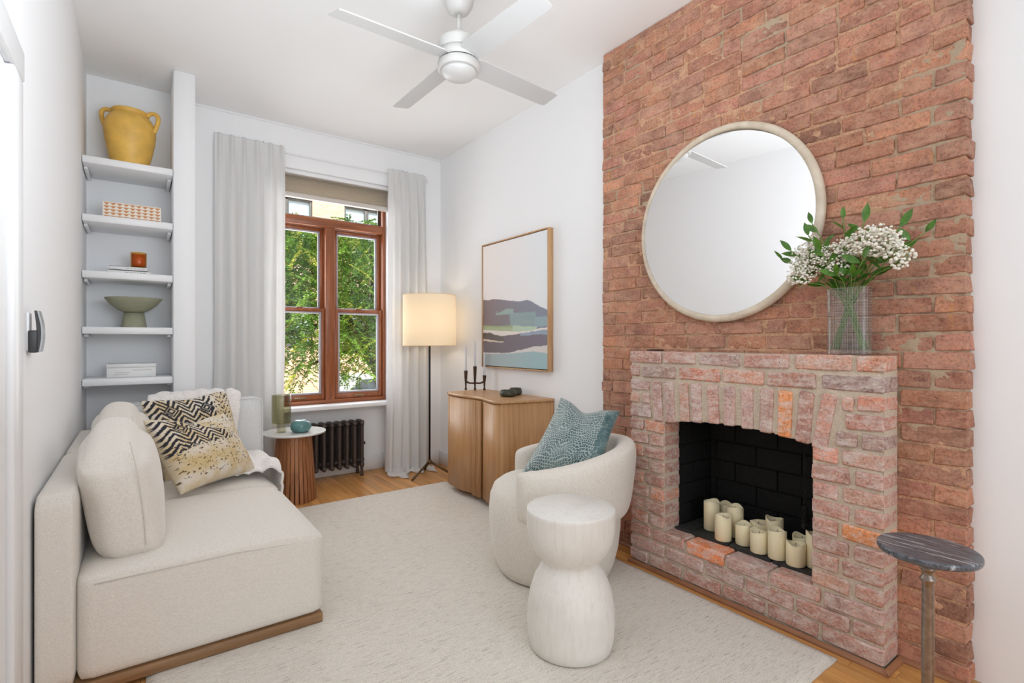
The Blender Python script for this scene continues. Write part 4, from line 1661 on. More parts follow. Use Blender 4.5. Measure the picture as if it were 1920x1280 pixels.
tv = thing('bud_vase', 'squat teal glazed bud vase on the slatted side table', 'vase', (0.985, 4.045, TZ))
MB().lathe([(0.045, 0.0), (0.062, 0.008), (0.074, 0.03), (0.074, 0.05), (0.066, 0.070), (0.048, 0.085), (0.024, 0.092), (0.016, 0.0925), (0.013, 0.088), (0.0, 0.07)], (0.985, 4.045, TZ + 0.001), 48, cap1=False).build('glazed_body', M['teal'], tv)

# ================================================================== FLOOR LAMP
LX, LY = 2.10, 4.13
fl = thing('floor_lamp', 'floor lamp with cream drum shade on a black pole and bronze tripod feet', 'floor lamp', (LX, LY, 0))
MB().tube([(LX, LY, 0.125), (LX, LY, 1.50)], 0.0095, 12).build('pole', M['black_metal'], fl)
for a in (200, -40, 75):
    ar = R(a)
    ex, ey = LX + 0.215 * math.cos(ar), LY + 0.215 * math.sin(ar)
    zf = 0.006
    MB().tube([(LX + 0.01 * math.cos(ar), LY + 0.01 * math.sin(ar), 0.128), (ex, ey, zf + 0.004)], 0.0100, 8).build('leg', M['bronze'], fl)
MB().lathe([(0.016, 0.108), (0.018, 0.112), (0.018, 0.14), (0.012, 0.146)], (LX, LY, 0), 16).build('hub', M['bronze'], fl)
sh = MB()
sh.lathe([(0.236, 1.165), (0.234, 1.61)], (LX, LY, 0), 64, cap0=False, cap1=False)
so = sh.build('lamp_shade', M['shade_fabric'], fl)
for zz, rr in ((1.165, 0.236), (1.61, 0.234)):
    MB().tube([(LX + rr * math.cos(2 * math.pi * k / 48), LY + rr * math.sin(2 * math.pi * k / 48), zz) for k in range(48)], 0.003, 6, closed=True).build('shade_rim', M['shade_fabric'], so)
sd = MB()
for k in range(3):
    a = 2 * math.pi * k / 3
    sd.tube([(LX, LY, 1.575), (LX + 0.233 * math.cos(a), LY + 0.233 * math.sin(a), 1.60)], 0.002, 6)
sd.build('shade_spider', M['black_metal'], fl)
MB().lathe([(0.012, 1.44), (0.014, 1.46), (0.03, 1.49), (0.03, 1.51), (0.018, 1.54), (0.002, 1.548)], (LX + 0.0, LY, 0.0), 16).build('bulb', M['opal'], fl)
lamp('lamp_bulb_light', 'POINT', 2.1, (LX, LY, 1.37), (0, 0, 0), (1.0, 0.89, 0.74), shadow_soft_size=0.05)

# ================================================================== SIDEBOARD with serpentine front
SZ0, SZ1 = 0.062, 0.772
side = thing('sideboard', 'pale oak sideboard with a serpentine two-door front against the white wall', 'sideboard', (2.2, 3.2, 0))
plan = [(2.392, 3.672), (2.06, 3.660), (2.022, 3.640), (2.006, 3.60), (2.000, 3.54), (1.992, 3.46), (1.996, 3.39), (2.010, 3.32), (2.022, 3.27), (2.024, 3.235),
        (2.024, 3.165), (2.020, 3.13), (2.002, 3.07), (1.982, 3.0), (1.970, 2.93), (1.978, 2.885), (2.010, 2.855), (2.08, 2.835), (2.18, 2.81), (2.28, 2.79), (2.392, 2.772)]


def smooth_plan(pts, n=6):
    out = []
    m = len(pts)
    for i in range(m - 1):
        p0, p1, p2, p3 = pts[max(i - 1, 0)], pts[i], pts[i + 1], pts[min(i + 2, m - 1)]
        for k in range(n):
            t_ = k / n
            out.append(tuple(0.5 * ((2 * p1[q]) + (-p0[q] + p2[q]) * t_ + (2 * p0[q] - 5 * p1[q] + 4 * p2[q] - p3[q]) * t_ ** 2 + (-p0[q] + 3 * p1[q] - 3 * p2[q] + p3[q]) * t_ ** 3) for q in (0, 1)))
    out.append(pts[-1])
    return out


sp_plan = smooth_plan(plan)
inner = [(p[0] + 0.012, 3.215 + (p[1] - 3.215) * 0.975) for p in sp_plan]
inner[0] = (2.392, inner[0][1])
inner[-1] = (2.392, inner[-1][1])
inner = [(min(p[0], 2.392), p[1]) for p in inner]
MB().prism(inner, 'z', SZ0 + 0.002, SZ1, True).build('carcass', M['oak'], side)
MB().prism([(p[0] - 0.004 if p[0] < 2.38 else p[0], p[1] + (0.003 if p[1] > 3.2 else -0.003)) for p in sp_plan], 'z', SZ1 + 0.001, 0.794, True).build('top_board', M['oak_top'], side)


def shell(part, y_hi, y_lo, name, mat, off=0.0, z0=SZ0, z1=SZ1 - 0.006, th=0.016):
    pts = [p for p in sp_plan if y_lo <= p[1] <= y_hi and p[0] < 2.33]
    if not pts:
        return None
    outp = [(p[0] - off, p[1]) for p in pts]
    inp = [(p[0] + th - off, p[1]) for p in pts]
    return MB().prism(outp + inp[::-1], 'z', z0, z1, True).build(name, mat, part)


shell(side, 3.602, 3.262, 'door', M['oak'])
shell(side, 3.138, 2.86, 'door', M['oak'])
shell(side, 3.668, 3.608, 'corner_post', M['oak'], th=0.02)
# the long curved end panel sweeping back to the wall
last_ = max(i for i, p in enumerate(sp_plan) if p[1] >= 2.86)
pts = sp_plan[last_:]
MB().prism(pts + [(p[0] + 0.003, p[1] + 0.014) for p in pts[::-1] if p[0] < 2.388], 'z', SZ0, SZ1, True).build('end_panel', M['oak'], side)
for yc in (3.243, 3.218, 3.180, 3.157):
    hgt = 0.013 if yc in (3.218, 3.180) else 0.011
    ol = [(2.024, yc - hgt), (2.012, yc - hgt * 0.9), (2.000, yc - hgt * 0.4), (1.998, yc), (2.000, yc + hgt * 0.4), (2.012, yc + hgt * 0.9), (2.024, yc + hgt)]
    MB().prism(ol, 'z', SZ0, SZ1 - 0.006, True).build('pull_rib', M['oak'], side)
for xx, yy in ((2.085, 3.57), (2.085, 2.92), (2.33, 3.58), (2.33, 2.87)):
    zf = 0.0 if yy > 3.8 else 0.0155 if xx < 2.15 else 0.0
    MB().lathe([(0.016, zf), (0.027, zf + 0.010), (0.033, 0.033), (0.030, 0.052), (0.02, SZ0 + 0.001)], (xx, yy, 0), 24).build('foot', M['oak'], side)

# bronze three-cup candle holder with tapers
ca = thing('candelabra', 'bronze three-cup candle holder on the oak sideboard', 'candle holder', (2.27, 3.63, 0.795))
cups = [((2.203, 3.675), 0.957, 0.005), ((2.266, 3.632), 0.993, 0.0), ((2.330, 3.586), 0.918, 0.0)]
tap_top = [1.168, 1.200, 1.105]
c_ = MB()
for (xx, yy), zt_, _ in cups:
    c_.lathe([(0.009, 0.796), (0.0105, 0.800), (0.0095, 0.808), (0.0065, 0.82), (0.0075, 0.84), (0.009, 0.865), (0.0125, 0.905 + (zt_ - 0.957) * 0.6), (0.0155, zt_), (0.012, zt_), (0.010, zt_ - 0.015), (0.0, zt_ - 0.016)], (xx, yy, 0), 18, cap1=False)
c_.tube([(2.203, 3.675, 0.872), (2.218, 3.665, 0.858), (2.235, 3.653, 0.853), (2.266, 3.632, 0.853), (2.298, 3.609, 0.853), (2.315, 3.597, 0.858), (2.330, 3.586, 0.872)], [0.009, 0.008, 0.0065, 0.0075, 0.0065, 0.008, 0.009], 10)
c_.build('frame', M['dark_bronze'], ca)
tn = ['pale grey taper candle in the cup of the bronze holder nearest the floor lamp', 'pale grey taper candle in the tall centre cup of the bronze holder', 'pale grey taper candle in the lowest cup of the bronze holder, by the painting']
for ((xx, yy), zt_, _), tt, lb in zip(cups, tap_top, tn):
    tp = thing('taper_candle', lb, 'candle', (xx, yy, zt_ - 0.014), 'tapers in the bronze candle holder')
    MB().lathe([(0.0085, zt_ - 0.014), (0.0085, zt_ + 0.02), (0.0055, tt - 0.012), (0.003, tt - 0.002), (0.0, tt)], (xx, yy, 0), 14).build('wax', M['taper'], tp)
    MB().tube([(xx, yy, tt - 0.002), (xx + 0.001, yy, tt + 0.008)], 0.0009, 5).build('wick', M['black_metal'], tp)

# two dark dishes
for nm, (xx, yy), rr, hh, lb in (('dish', (2.205, 3.075), 0.062, 0.046, 'round dark green stoneware dish in front, on the oak sideboard'), ('dish', (2.315, 3.13), 0.05, 0.052, 'smaller dark stoneware dish behind the round one on the sideboard')):
    d_ = thing(nm, lb, 'dish', (xx, yy, 0.795))
    MB().lathe([(rr * 0.72, 0.0), (rr * 0.92, 0.006), (rr, 0.018), (rr * 0.97, 0.032), (rr * 0.86, hh), (rr * 0.80, hh), (rr * 0.84, 0.03), (rr * 0.7, 0.012), (0, 0.01)], (xx, yy, 0.795), 40, cap1=False).build('stoneware_body', M['dish'], d_)

# ================================================================== PAINTING
pa = thing('painting', 'abstract coastal painting in a slim oak floater frame on the white wall', 'painting', (XR - 0.02, 3.215, 1.5))
py0, py1, pz0, pz1 = 2.782, 3.652, 0.985, 2.012
px0, px1 = XR - 0.050, XR - 0.002
t_ = 0.009
MB().bbox(px0, px1, py0, py0 + t_, pz0, pz1, 0.001, 1).build('frame_side', M['oak_frame'], pa)
MB().bbox(px0, px1, py1 - t_, py1, pz0, pz1, 0.001, 1).build('frame_side', M['oak_frame'], pa)
MB().bbox(px0, px1, py0 + t_, py1 - t_, pz1 - t_, pz1, 0.001, 1).build('frame_rail', M['oak_frame'], pa)
MB().bbox(px0, px1, py0 + t_, py1 - t_, pz0, pz0 + t_, 0.001, 1).build('frame_rail', M['oak_frame'], pa)
MB().box(px0 + 0.02, px1, py0 + t_, py1 - t_, pz0 + t_, pz1 - t_).build('shadow_gap', plain('dark_gap_brown', rgb(70, 52, 44), 0.8), pa)
cv = MB()
nu, nv = 250, 300
cyA, cyB, czA, czB = py0 + t_ + 0.006, py1 - t_ - 0.006, pz0 + t_ + 0.006, pz1 - t_ - 0.006
P = [[(px0 + 0.006, cyB + (cyA - cyB) * i / nu, czA + (czB - czA) * k / nv) for k in range(nv + 1)] for i in range(nu + 1)]
cv.grid(P, False)
me = bpy.data.meshes.new('canvas')
me.from_pydata(cv.v, [], cv.f)
me.materials.append(M['canvas'])


def pl(pts, u):
    for (a, b), (c, d) in zip(pts[:-1], pts[1:]):
        if a <= u <= c:
            return b + (d - b) * (u - a) / (c - a)
    return pts[-1][1]


def art(i, co):
    u = (cyB - co.y) / (cyB - cyA)          # 0 at the far side, 1 at the near side
    v = (czB - co.z) / (czB - czA)          # 0 at the top
    n1 = noise.fractal((u * 9, v * 26, 0.5), 0.9, 2, 4) * 0.0035
    n2 = noise.noise((u * 3, v * 3, 7))
    n3 = noise.fractal((u * 4, v * 40, 3.5), 0.9, 2, 3)          # dry brush streaks
    hill = pl([(0, .448), (.1, .455), (.2, .452), (.35, .468), (.5, .482), (.62, .492), (.72, .486), (.8, .508), (.9, .545), (1.0, .572)], u) + n1
    if v < hill:
        return lerp3((240, 230, 226), (232, 234, 237), min(1, max(0, u + n2 * 0.3)))
    col = lerp3((142, 124, 124), (136, 142, 156), min(1, max(0, u * 1.1 + n3 * 0.15)))
    if 0.24 < u + n1 * 6 < 0.52 and pl([(.24, .575), (.4, .54), (.52, .545)], u) < v + n1 < 0.585:
        col = (160, 176, 170)
    if 0.46 < u + n1 * 5 < 0.84 and 0.578 < v + n1 * 2 < 0.69:
        col = lerp3((140, 160, 160), (152, 168, 168), 0.5 + 0.5 * n3)
    if u >= 0.83 and 0.617 < v + n1 < 0.69:
        col = (150, 170, 176)
    lowm = 0.662 + 0.03 * u + n1 * 1.5
    if v > lowm and u < 0.86:
        col = lerp3((150, 162, 120), (176, 188, 152), min(1, max(0, (v - lowm) * 40 + n3 * 0.4)))
        if u > 0.5:
            col = (184, 202, 180)
    if v > pl([(0, .702), (.35, .716), (.6, .725), (.8, .718), (.92, .70), (1, .70)], u) + n1:
        col = (228, 218, 210)
    lo2 = pl([(0, .73), (.12, .728), (.2, .74), (.35, .755), (.5, .748), (.7, .732), (.85, .722), (1, .716)], u) + n1 * 2
    if v > lo2:
        col = lerp3((120, 108, 110), (126, 119, 130), min(1, max(0, u + n3 * 0.2)))
        if u > 0.62 and v < lo2 + 0.045 * (u - 0.5) + 0.012:
            col = (152, 166, 182)
        if u < 0.36 and v < 0.80:
            col = lerp3((104, 92, 86), (112, 106, 100), u / 0.36)
    if u < 0.36 and pl([(0, .776), (.18, .79), (.36, .80)], u) < v + n1 < pl([(0, .795), (.1, .80), (.36, .806)], u):
        col = (216, 200, 184)
    if v > pl([(0, .89), (.35, .892), (.55, .875), (.7, .857), (.82, .835), (1, .828)], u) + n1 * 2:
        col = (216, 209, 206)
    if v > pl([(0, .905), (.5, .892), (.8, .872), (1, .885)], u) + n1:
        col = lerp3((172, 180, 180), (160, 190, 196), min(1, max(0, u + 0.2 * n3)))
    return col


paint(me, art)
link(bpy.data.objects.new('canvas', me), pa)
MB().box(px0 + 0.007, px0 + 0.02, cyA, cyB, czA, czB).build('canvas_stretcher', M['paper'], pa)

# ================================================================== ROUND MIRROR
mi = thing('mirror', 'large round wall mirror in a pale wooden rim on the brick chimney', 'mirror', (CX, 1.426, 1.773))
MC = (1.426, 1.773)
prof = [(0.444, 0.012), (0.443, 0.030), (0.446, 0.036), (0.456, 0.040), (0.468, 0.038), (0.476, 0.030), (0.478, 0.020), (0.476, 0.008), (0.470, 0.004)]
v_, f_ = [], []
nR = 96
for r_, d_ in prof:
    for k in range(nR):
        a = 2 * math.pi * k / nR
        v_.append((CX - 0.004 - d_, MC[0] + r_ * math.cos(a), MC[1] + r_ * math.sin(a)))
for i in range(len(prof)):
    i2 = (i + 1) % len(prof)
    for k in range(nR):
        k2 = (k + 1) % nR
        f_.append((i * nR + k, i2 * nR + k, i2 * nR + k2, i * nR + k2))
MB().add(v_, f_, True).build('rim', M['mirror_frame'], mi)
g = MB()
g.add([(CX - 0.026, MC[0] + 0.4445 * math.cos(2 * math.pi * k / nR), MC[1] + 0.4445 * math.sin(2 * math.pi * k / nR)) for k in range(nR)], [tuple(range(nR))])
g.add([(CX - 0.018, MC[0] + 0.4445 * math.cos(2 * math.pi * k / nR), MC[1] + 0.4445 * math.sin(2 * math.pi * k / nR)) for k in range(nR)], [tuple(range(nR))])
go = g.build('mirror_glass', M['mirror'], mi)
# the glass sits in its rim turned a hair towards the camera side
piv = Matrix.Translation((CX - 0.022, MC[0], MC[1]))
go.matrix_parent_inverse = go.matrix_parent_inverse @ piv @ Matrix.Rotation(R(2.5), 4, 'Z') @ piv.inverted()

# thin dark bar lying on the mantel
o = MB().bbox(2.205, 2.225, 1.70, 1.80, MT + 0.0005, MT + 0.0085, 0.002, 1).build('flat_bar', M['black_metal'])
props(o, 'thin flat black bar lying on the mantel under the mirror', 'bar')

# ================================================================== VASE WITH FLOWERS on the mantel
VX, VY, VZ = 2.248, 0.842, MT + 0.001
va = thing('flower_vase', 'clear flat glass vase with an etched grid, holding white flowers on the mantel', 'vase', (VX, VY, VZ))


def oval(a, hx, hy, e=3.2):
    c, s = math.cos(a), math.sin(a)
    return (hx * math.copysign(abs(c) ** (2 / e), c), hy * math.copysign(abs(s) ** (2 / e), s))


def oval_wall(mb, hx, hy, z0, z1, n=56, cap=False):
    ring_ = [oval(2 * math.pi * k / n, hx, hy) for k in range(n)]
    mb.grid([[(VX + p[0], VY + p[1], z0), (VX + p[0], VY + p[1], z1)] for p in ring_ + ring_[:1]], True)
    if cap:
        mb.add([(VX + p[0], VY + p[1], z0) for p in ring_], [tuple(range(n))])


vw = MB()
oval_wall(vw, 0.045, 0.0735, VZ, VZ + 0.258)
vw.build('etched_wall', M['etched'], va)
vw = MB()
oval_wall(vw, 0.041, 0.0695, VZ + 0.014, VZ + 0.258)
rg = [oval(2 * math.pi * k / 56, 0.045, 0.0735) for k in range(57)]
rg2 = [oval(2 * math.pi * k / 56, 0.041, 0.0695) for k in range(57)]
vw.grid([[(VX + a[0], VY + a[1], VZ + 0.258), (VX + b[0], VY + b[1], VZ + 0.258)] for a, b in zip(rg, rg2)], False)
vw.add([(VX + p[0], VY + p[1], VZ) for p in rg[:-1]], [tuple(range(56))])
vw.add([(VX + p[0], VY + p[1], VZ + 0.014) for p in rg2[:-1]], [tuple(range(56))])
vw.build('inner_wall', M['vase_side'], va)
wt = MB()
oval_wall(wt, 0.0405, 0.069, VZ + 0.0145, VZ + 0.135)
wt.add([(VX + p[0] * 0.985, VY + p[1] * 0.985, VZ + 0.135) for p in rg2[:-1]], [tuple(range(56))])
wt.build('water', M['water'], va)

bo = thing('bouquet', "bouquet of white baby's breath and glossy green leaves in the clear vase", 'flowers', (VX, VY, VZ + 0.016))
rnd = random.Random(11)
NECK = Vector((VX, VY + 0.005, VZ + 0.20))
tips = [(2.22, 1.00, 1.50), (2.20, 0.96, 1.57), (2.17, 0.91, 1.60), (2.25, 0.86, 1.58), (2.19, 0.80, 1.60), (2.21, 0.74, 1.58), (2.19, 0.69, 1.55), (2.24, 0.65, 1.50), (2.26, 0.95, 1.62), (2.18, 0.85, 1.52), (2.25, 0.78, 1.62), (2.19, 0.92, 1.50)]
leafspray = [((2.20, 1.075, 1.545), 4), ((2.24, 0.975, 1.685), 7), ((2.25, 0.865, 1.685), 5), ((2.26, 0.795, 1.66), 4), ((2.24, 0.60, 1.585), 5), ((2.22, 0.70, 1.47), 5), ((2.17, 0.98, 1.44), 4), ((2.15, 0.845, 1.455), 5), ((2.14, 0.90, 1.55), 6), ((2.27, 0.88, 1.53), 5), ((2.15, 0.76, 1.50), 5), ((2.27, 0.72, 1.53), 4), ((2.16, 1.02, 1.57), 4), ((2.15, 0.95, 1.62), 5), ((2.16, 0.80, 1.45), 4), ((2.26, 0.68, 1.62), 4)]
# leaf shape, unit length along +x, width in y, slight fold
lm = MB()
prof_l = [(0.0, 0.0), (0.12, 0.09), (0.3, 0.17), (0.5, 0.19), (0.72, 0.14), (0.9, 0.05), (1.0, 0.0)]
P = [[(a, -b, 0.10 * b + 0.12 * a * a * -0.8) for a, b in prof_l], [(a, 0, 0.12 * a * a * -0.8 - 0.02) for a, b in prof_l], [(a, b, 0.10 * b + 0.12 * a * a * -0.8) for a, b in prof_l]]
lm.grid(P, True)
leaf_me = lm.mesh('leaf', M['leaf'])


def safe_x(p):
    lim = CX - 0.012
    if p.y < 0.5:
        lim = XR - 0.01
    if math.hypot(p.y - 1.426, p.z - 1.773) < 0.49:
        lim = CX - 0.055
    return min(p.x, lim)


def put_leaf(p, d, L, roll):
    d = d.normalized()
    up = Vector((-0.8, -0.4, 0.5))
    yv = up.cross(d).normalized()
    zv = d.cross(yv).normalized()
    rot = Matrix((d, yv, zv)).transposed() @ Matrix.Rotation(roll, 3, 'X')
    q = p + d * L
    if q.x > safe_x(q):
        d.x -= (q.x - safe_x(q)) / L
        return put_leaf(p, d, L, roll) if d.length > 0.2 and q.x - safe_x(q) > 1e-3 and abs(d.x) < 3 else None
    o = link(bpy.data.objects.new('leaf', leaf_me), bo)
    o.location = p - Vector((0, 0, 0))
    o.rotation_euler = rot.to_euler()
    o.scale = (L, L, L)
    return o


for i, tp in enumerate(tips + [s[0] for s in leafspray]):
    tp = Vector(tp)
    tp.x = safe_x(tp)
    # foot of the stem crosses to the opposite side of the vase
    side_ = 1 if tp.y > VY else -1
    foot = Vector((VX + rnd.uniform(-0.025, 0.025), VY - side_ * rnd.uniform(0.035, 0.06), VZ + 0.018))
    neck = NECK + Vector((rnd.uniform(-0.018, 0.018), rnd.uniform(-0.02, 0.02), 0))
    mid = neck + (tp - neck) * 0.5 + Vector((0, 0, 0.03))
    pts = resample([tuple(foot), tuple((foot + neck) / 2), tuple(neck), tuple(mid), tuple(tp)], 12)
    MB().tube(pts, 0.0017 if i < len(tips) else 0.0021, 5).build('stem', M['stem'], bo)
for (tp, nl) in leafspray:
    tp = Vector(tp)
    tp.x = safe_x(tp)
    ax = (tp - NECK).normalized()
    for k in range(nl):
        s_ = 1 - k * 0.17
        p = NECK + (tp - NECK) * s_ + Vector((0, 0, 0.03 * 4 * s_ * (1 - s_)))
        p.x = safe_x(p)
        sd_ = 1 if k % 2 else -1
        d = ax * (1.0 if k == 0 else 0.55) + Vector((rnd.uniform(-0.35, 0.15), sd_ * (0.75 if k else 0.1), rnd.uniform(-0.1, 0.4)))
        put_leaf(p, d, rnd.uniform(0.05, 0.078), rnd.uniform(-0.6, 0.6))
# florets: countless small white blooms, two clouds
ico = bmesh.new()
bmesh.ops.create_icosphere(ico, subdivisions=1, radius=1)
iv = np.array([v.co[:] for v in ico.verts])
ifc = [[v.index for v in f.verts] for f in ico.faces]
ico.free()
cl = MB()
clouds = [((2.19, 0.955, 1.53), (0.055, 0.085, 0.075), 620, 0.0042), ((2.16, 0.985, 1.47), (0.045, 0.05, 0.05), 160, 0.0048), ((2.185, 0.735, 1.568), (0.060, 0.095, 0.060), 400, 0.0060), ((2.18, 0.655, 1.505), (0.04, 0.045, 0.05), 110, 0.0062),
          ((2.20, 0.85, 1.545), (0.05, 0.06, 0.05), 230, 0.0048), ((2.18, 0.86, 1.48), (0.03, 0.05, 0.03), 60, 0.0055), ((2.24, 0.97, 1.615), (0.02, 0.03, 0.02), 26, 0.0055)]
for c, s, cnt, rr in clouds:
    for _ in range(cnt):
        d = Vector((rnd.gauss(0, 1), rnd.gauss(0, 1), rnd.gauss(0, 1))).normalized() * (rnd.random() ** 0.38)
        p = Vector((c[0] + d.x * s[0], c[1] + d.y * s[1], c[2] + d.z * s[2]))
        p.x = min(p.x, safe_x(p) - rr)
        r_ = rr * rnd.uniform(0.7, 1.25)
        cl.add([(p.x + q[0] * r_, p.y + q[1] * r_, p.z + q[2] * r_ * 0.85) for q in iv], ifc, True)
me = bpy.data.meshes.new('florets')
me.from_pydata(cl.v, [], cl.f)
me.polygons.foreach_set('use_smooth', [True] * len(cl.f))
me.materials.append(M['floret'])
o = link(bpy.data.objects.new('florets', me), bo)
o['kind'] = 'stuff'
# hair-fine branches carrying the florets
br = MB()
for c, s, cnt, rr in clouds[:5]:
    for _ in range(26):
        d = Vector((rnd.gauss(0, 1), rnd.gauss(0, 1), abs(rnd.gauss(0, 1)))).normalized()
        e = Vector((c[0] + d.x * s[0] * 0.9, c[1] + d.y * s[1] * 0.9, c[2] + d.z * s[2] * 0.9))
        e.x = safe_x(e)
        st_ = Vector((c[0], c[1], c[2] - s[2] * 0.9))
        br.tube([st_, (st_ + e) / 2 + Vector((0, 0, -0.006)), e], 0.0006, 3)
o = br.build('fine_branches', M['stem'], bo)
o['kind'] = 'stuff'

# ================================================================== CANDLES in the firebox
cands = [  # x, y, radius, height, label
    (2.385, 1.525, 0.0385, 0.150, 'tall ivory pillar candle at the left end of the candles in the black firebox'),
    (2.305, 1.412, 0.0385, 0.125, 'medium ivory pillar candle in front, second from the left in the firebox'),
    (2.475, 1.500, 0.0385, 0.125, 'ivory pillar candle half hidden behind the two leftmost candles'),
    (2.400, 1.405, 0.0385, 0.150, 'tall ivory pillar candle just behind the second one from the left'),
    (2.335, 1.322, 0.0385, 0.100, 'short ivory pillar candle in the front row, third from the left'),
    (2.425, 1.300, 0.0385, 0.100, 'short ivory pillar candle in the back row at the middle of the firebox'),
    (2.305, 1.232, 0.0385, 0.100, 'short ivory pillar candle in the front row, beside the tall middle one'),
    (2.430, 1.225, 0.0385, 0.135, 'tall ivory pillar candle in the back row at the middle of the firebox'),
    (2.305, 1.150, 0.0385, 0.130, 'tallest ivory pillar candle in the front row of the firebox'),
    (2.395, 1.085, 0.0385, 0.102, 'short ivory pillar candle behind the front pair at the right of the firebox'),
    (2.300, 1.068, 0.0385, 0.100, 'short wide ivory pillar candle in the front row near the right jamb'),
    (2.345, 1.005, 0.0385, 0.150, 'ivory pillar candle cut off by the right brick jamb')]
for (xx, yy, rr, hh, lb) in cands:
    z0 = 0.2345
    c = thing('pillar_candle', lb, 'candle', (xx, yy, z0), 'pillar candles in the firebox')
    ph = random.uniform(0, 6.28)
    n_ = 32
    v_, f_ = [], []
    prof = [(rr - 0.002, 0, 0), (rr, 0.003, 0), (rr, 0.5, 0), (rr, 1.0, 1), (rr - 0.003, 1.0, 1.3), (rr - 0.006, 1.0, 1), (rr - 0.008, 0.0, 2), (0.004, 0.0, 2)]
    for (r_, t_, m_) in prof:
        for k in range(n_):
            a = 2 * math.pi * k / n_
            wave = 0.0055 * math.sin(2 * a + ph) + 0.0025 * math.sin(3 * a + ph * 2)
            if m_ == 0:
                zz = 0.003 if t_ == 0.003 else t_ * hh
            elif m_ == 2:
                zz = hh - 0.016
            else:
                zz = hh - 0.006 + wave + (0.002 if m_ == 1.3 else 0)
            v_.append((xx + r_ * math.cos(a), yy + r_ * math.sin(a), z0 + zz))
    for i in range(len(prof) - 1):
        for k in range(n_):
            k2 = (k + 1) % n_
            f_.append((i * n_ + k, i * n_ + k2, (i + 1) * n_ + k2, (i + 1) * n_ + k))
    mb = MB().add(v_, f_, True)
    mb.add(v_[:n_], [tuple(range(n_))[::-1]])
    mb.add(v_[-n_:], [tuple(range(n_))])
    mb.build('wax', M['wax'], c)
    MB().tube([(xx, yy, z0 + hh - 0.017), (xx + 0.001, yy, z0 + hh - 0.006)], 0.0012, 5).build('wick', M['black_metal'], c)

# ================================================================== ARMCHAIR
AX, AY = 1.78, 2.06
ch = thing('armchair', 'cream upholstered barrel armchair with a wrapped curved back beside the fireplace', 'armchair', (AX, AY, RZ))


def body_ring(z_, r_, cx_=AX, cy_=AY, n=64):
    return [(cx_ + r_ * math.cos(2 * math.pi * k / n), cy_ + r_ * math.sin(2 * math.pi * k / n), z_) for k in range(n)]


prof = [(0.02, RZ + 0.004), (0.275, RZ), (0.295, RZ + 0.010), (0.312, 0.07), (0.332, 0.15), (0.343, 0.25), (0.346, 0.33), (0.340, 0.40), (0.322, 0.445), (0.29, 0.468), (0.22, 0.475), (0.02, 0.478)]
b_ = MB()
b_.lathe([(r_, z_) for r_, z_ in prof], (AX, AY, 0), 72)
b_.build('seat_base', M['boucle'], ch)
# wrapped back: a thick band open towards the sofa (-x)
BCX, BCY = 1.785, 2.055
NU, NVv = 60, 20
A0, A1 = R(-168), R(96)                  # from near arm tip, round the back, to far arm tip
rows = []
for i in range(NU + 1):
    t_ = i / NU
    a = A0 + (A1 - A0) * t_
    cosb = math.cos(a - R(-36))
    back = max(0.0, cosb)                   # 1 at the back
    top = 0.560 + 0.135 * (0.5 + 0.5 * cosb) ** 1.3
    bot = 0.335 - 0.02 * back
    rin, rout = 0.262, 0.375 + 0.010 * back
    lean = 0.045 * back
    ring_ = []
    # end caps shrink to a rounded tip
    e = min(t_, 1 - t_) * NU
    sc = 1.0 if e >= 4 else math.sqrt(max(0.0, 1 - (1 - e / 4) ** 2)) * 0.93 + 0.07
    rm_, zm_ = (rin + rout) / 2, (top + bot) / 2
    for k in range(NVv):
        b2 = 2 * math.pi * k / NVv
        c, s = math.cos(b2), math.sin(b2)
        ee = 2 / 3.6
        rr = (rout - rin) / 2 * math.copysign(abs(c) ** ee, c) * (0.6 + 0.4 * sc)
        zz = (top - bot) / 2 * math.copysign(abs(s) ** ee, s) * (0.86 + 0.14 * sc)
        lz = (zz / ((top - bot) / 2) * 0.5 + 0.5)
        rad_ = rm_ + rr * (sc if e < 4 else 1) + lean * lz
        ring_.append((BCX + rad_ * math.cos(a), BCY + rad_ * math.sin(a), zm_ + zz))
    rows.append(ring_ + ring_[:1])
bd = MB().grid(rows, True)
bd.add(rows[0][:-1], [tuple(range(NVv))], True)
bd.add(rows[-1][:-1], [tuple(range(NVv))[::-1]], True)
bk = bd.build('wrapped_back', M['boucle'], ch)
sb = bk.modifiers.new('smooth', 'SUBSURF')
sb.levels = 1
sb.render_levels = 1

# teal velvet cushion in the chair
def croc(u, v):
    x_, y_ = (u + 1) / 2, (v + 1) / 2
    nz = noise.fractal((x_ * 4, y_ * 4, 9.0), 0.8, 2.0, 3)
    # irregular scales: distorted cells
    qx = x_ * 30 + 1.1 * noise.noise((x_ * 7, y_ * 7, 1)) + (0.5 if int(y_ * 27 + nz) % 2 else 0)
    qy = y_ * 27 + 1.1 * noise.noise((x_ * 7, y_ * 7, 5)) + nz
    ex, ey = abs((qx % 1) - 0.5), abs((qy % 1) - 0.5)
    line = max(ex, ey)
    shade = lerp3((62, 92, 96), (104, 128, 128), max(0, min(1, 0.5 + nz)))
    thr = 0.385 + 0.06 * noise.noise((x_ * 20, y_ * 20, 2)) + (0.10 if x_ > 0.82 else 0)
    return (178, 188, 184) if line > thr else shade


cc = [(1.986, 2.240, 0.874), (2.075, 1.866, 0.827), (1.870, 1.805, 0.549), (1.647, 2.190, 0.481)]
build_cushion('chair_cushion', 'teal velvet cushion with a silvery scale print resting in the armchair', cc, (-0.62, -0.72, 0.38), 0.110, 220, 0.22, 0.07, 8.0, M['velvet_print'], croc, (72, 104, 106))

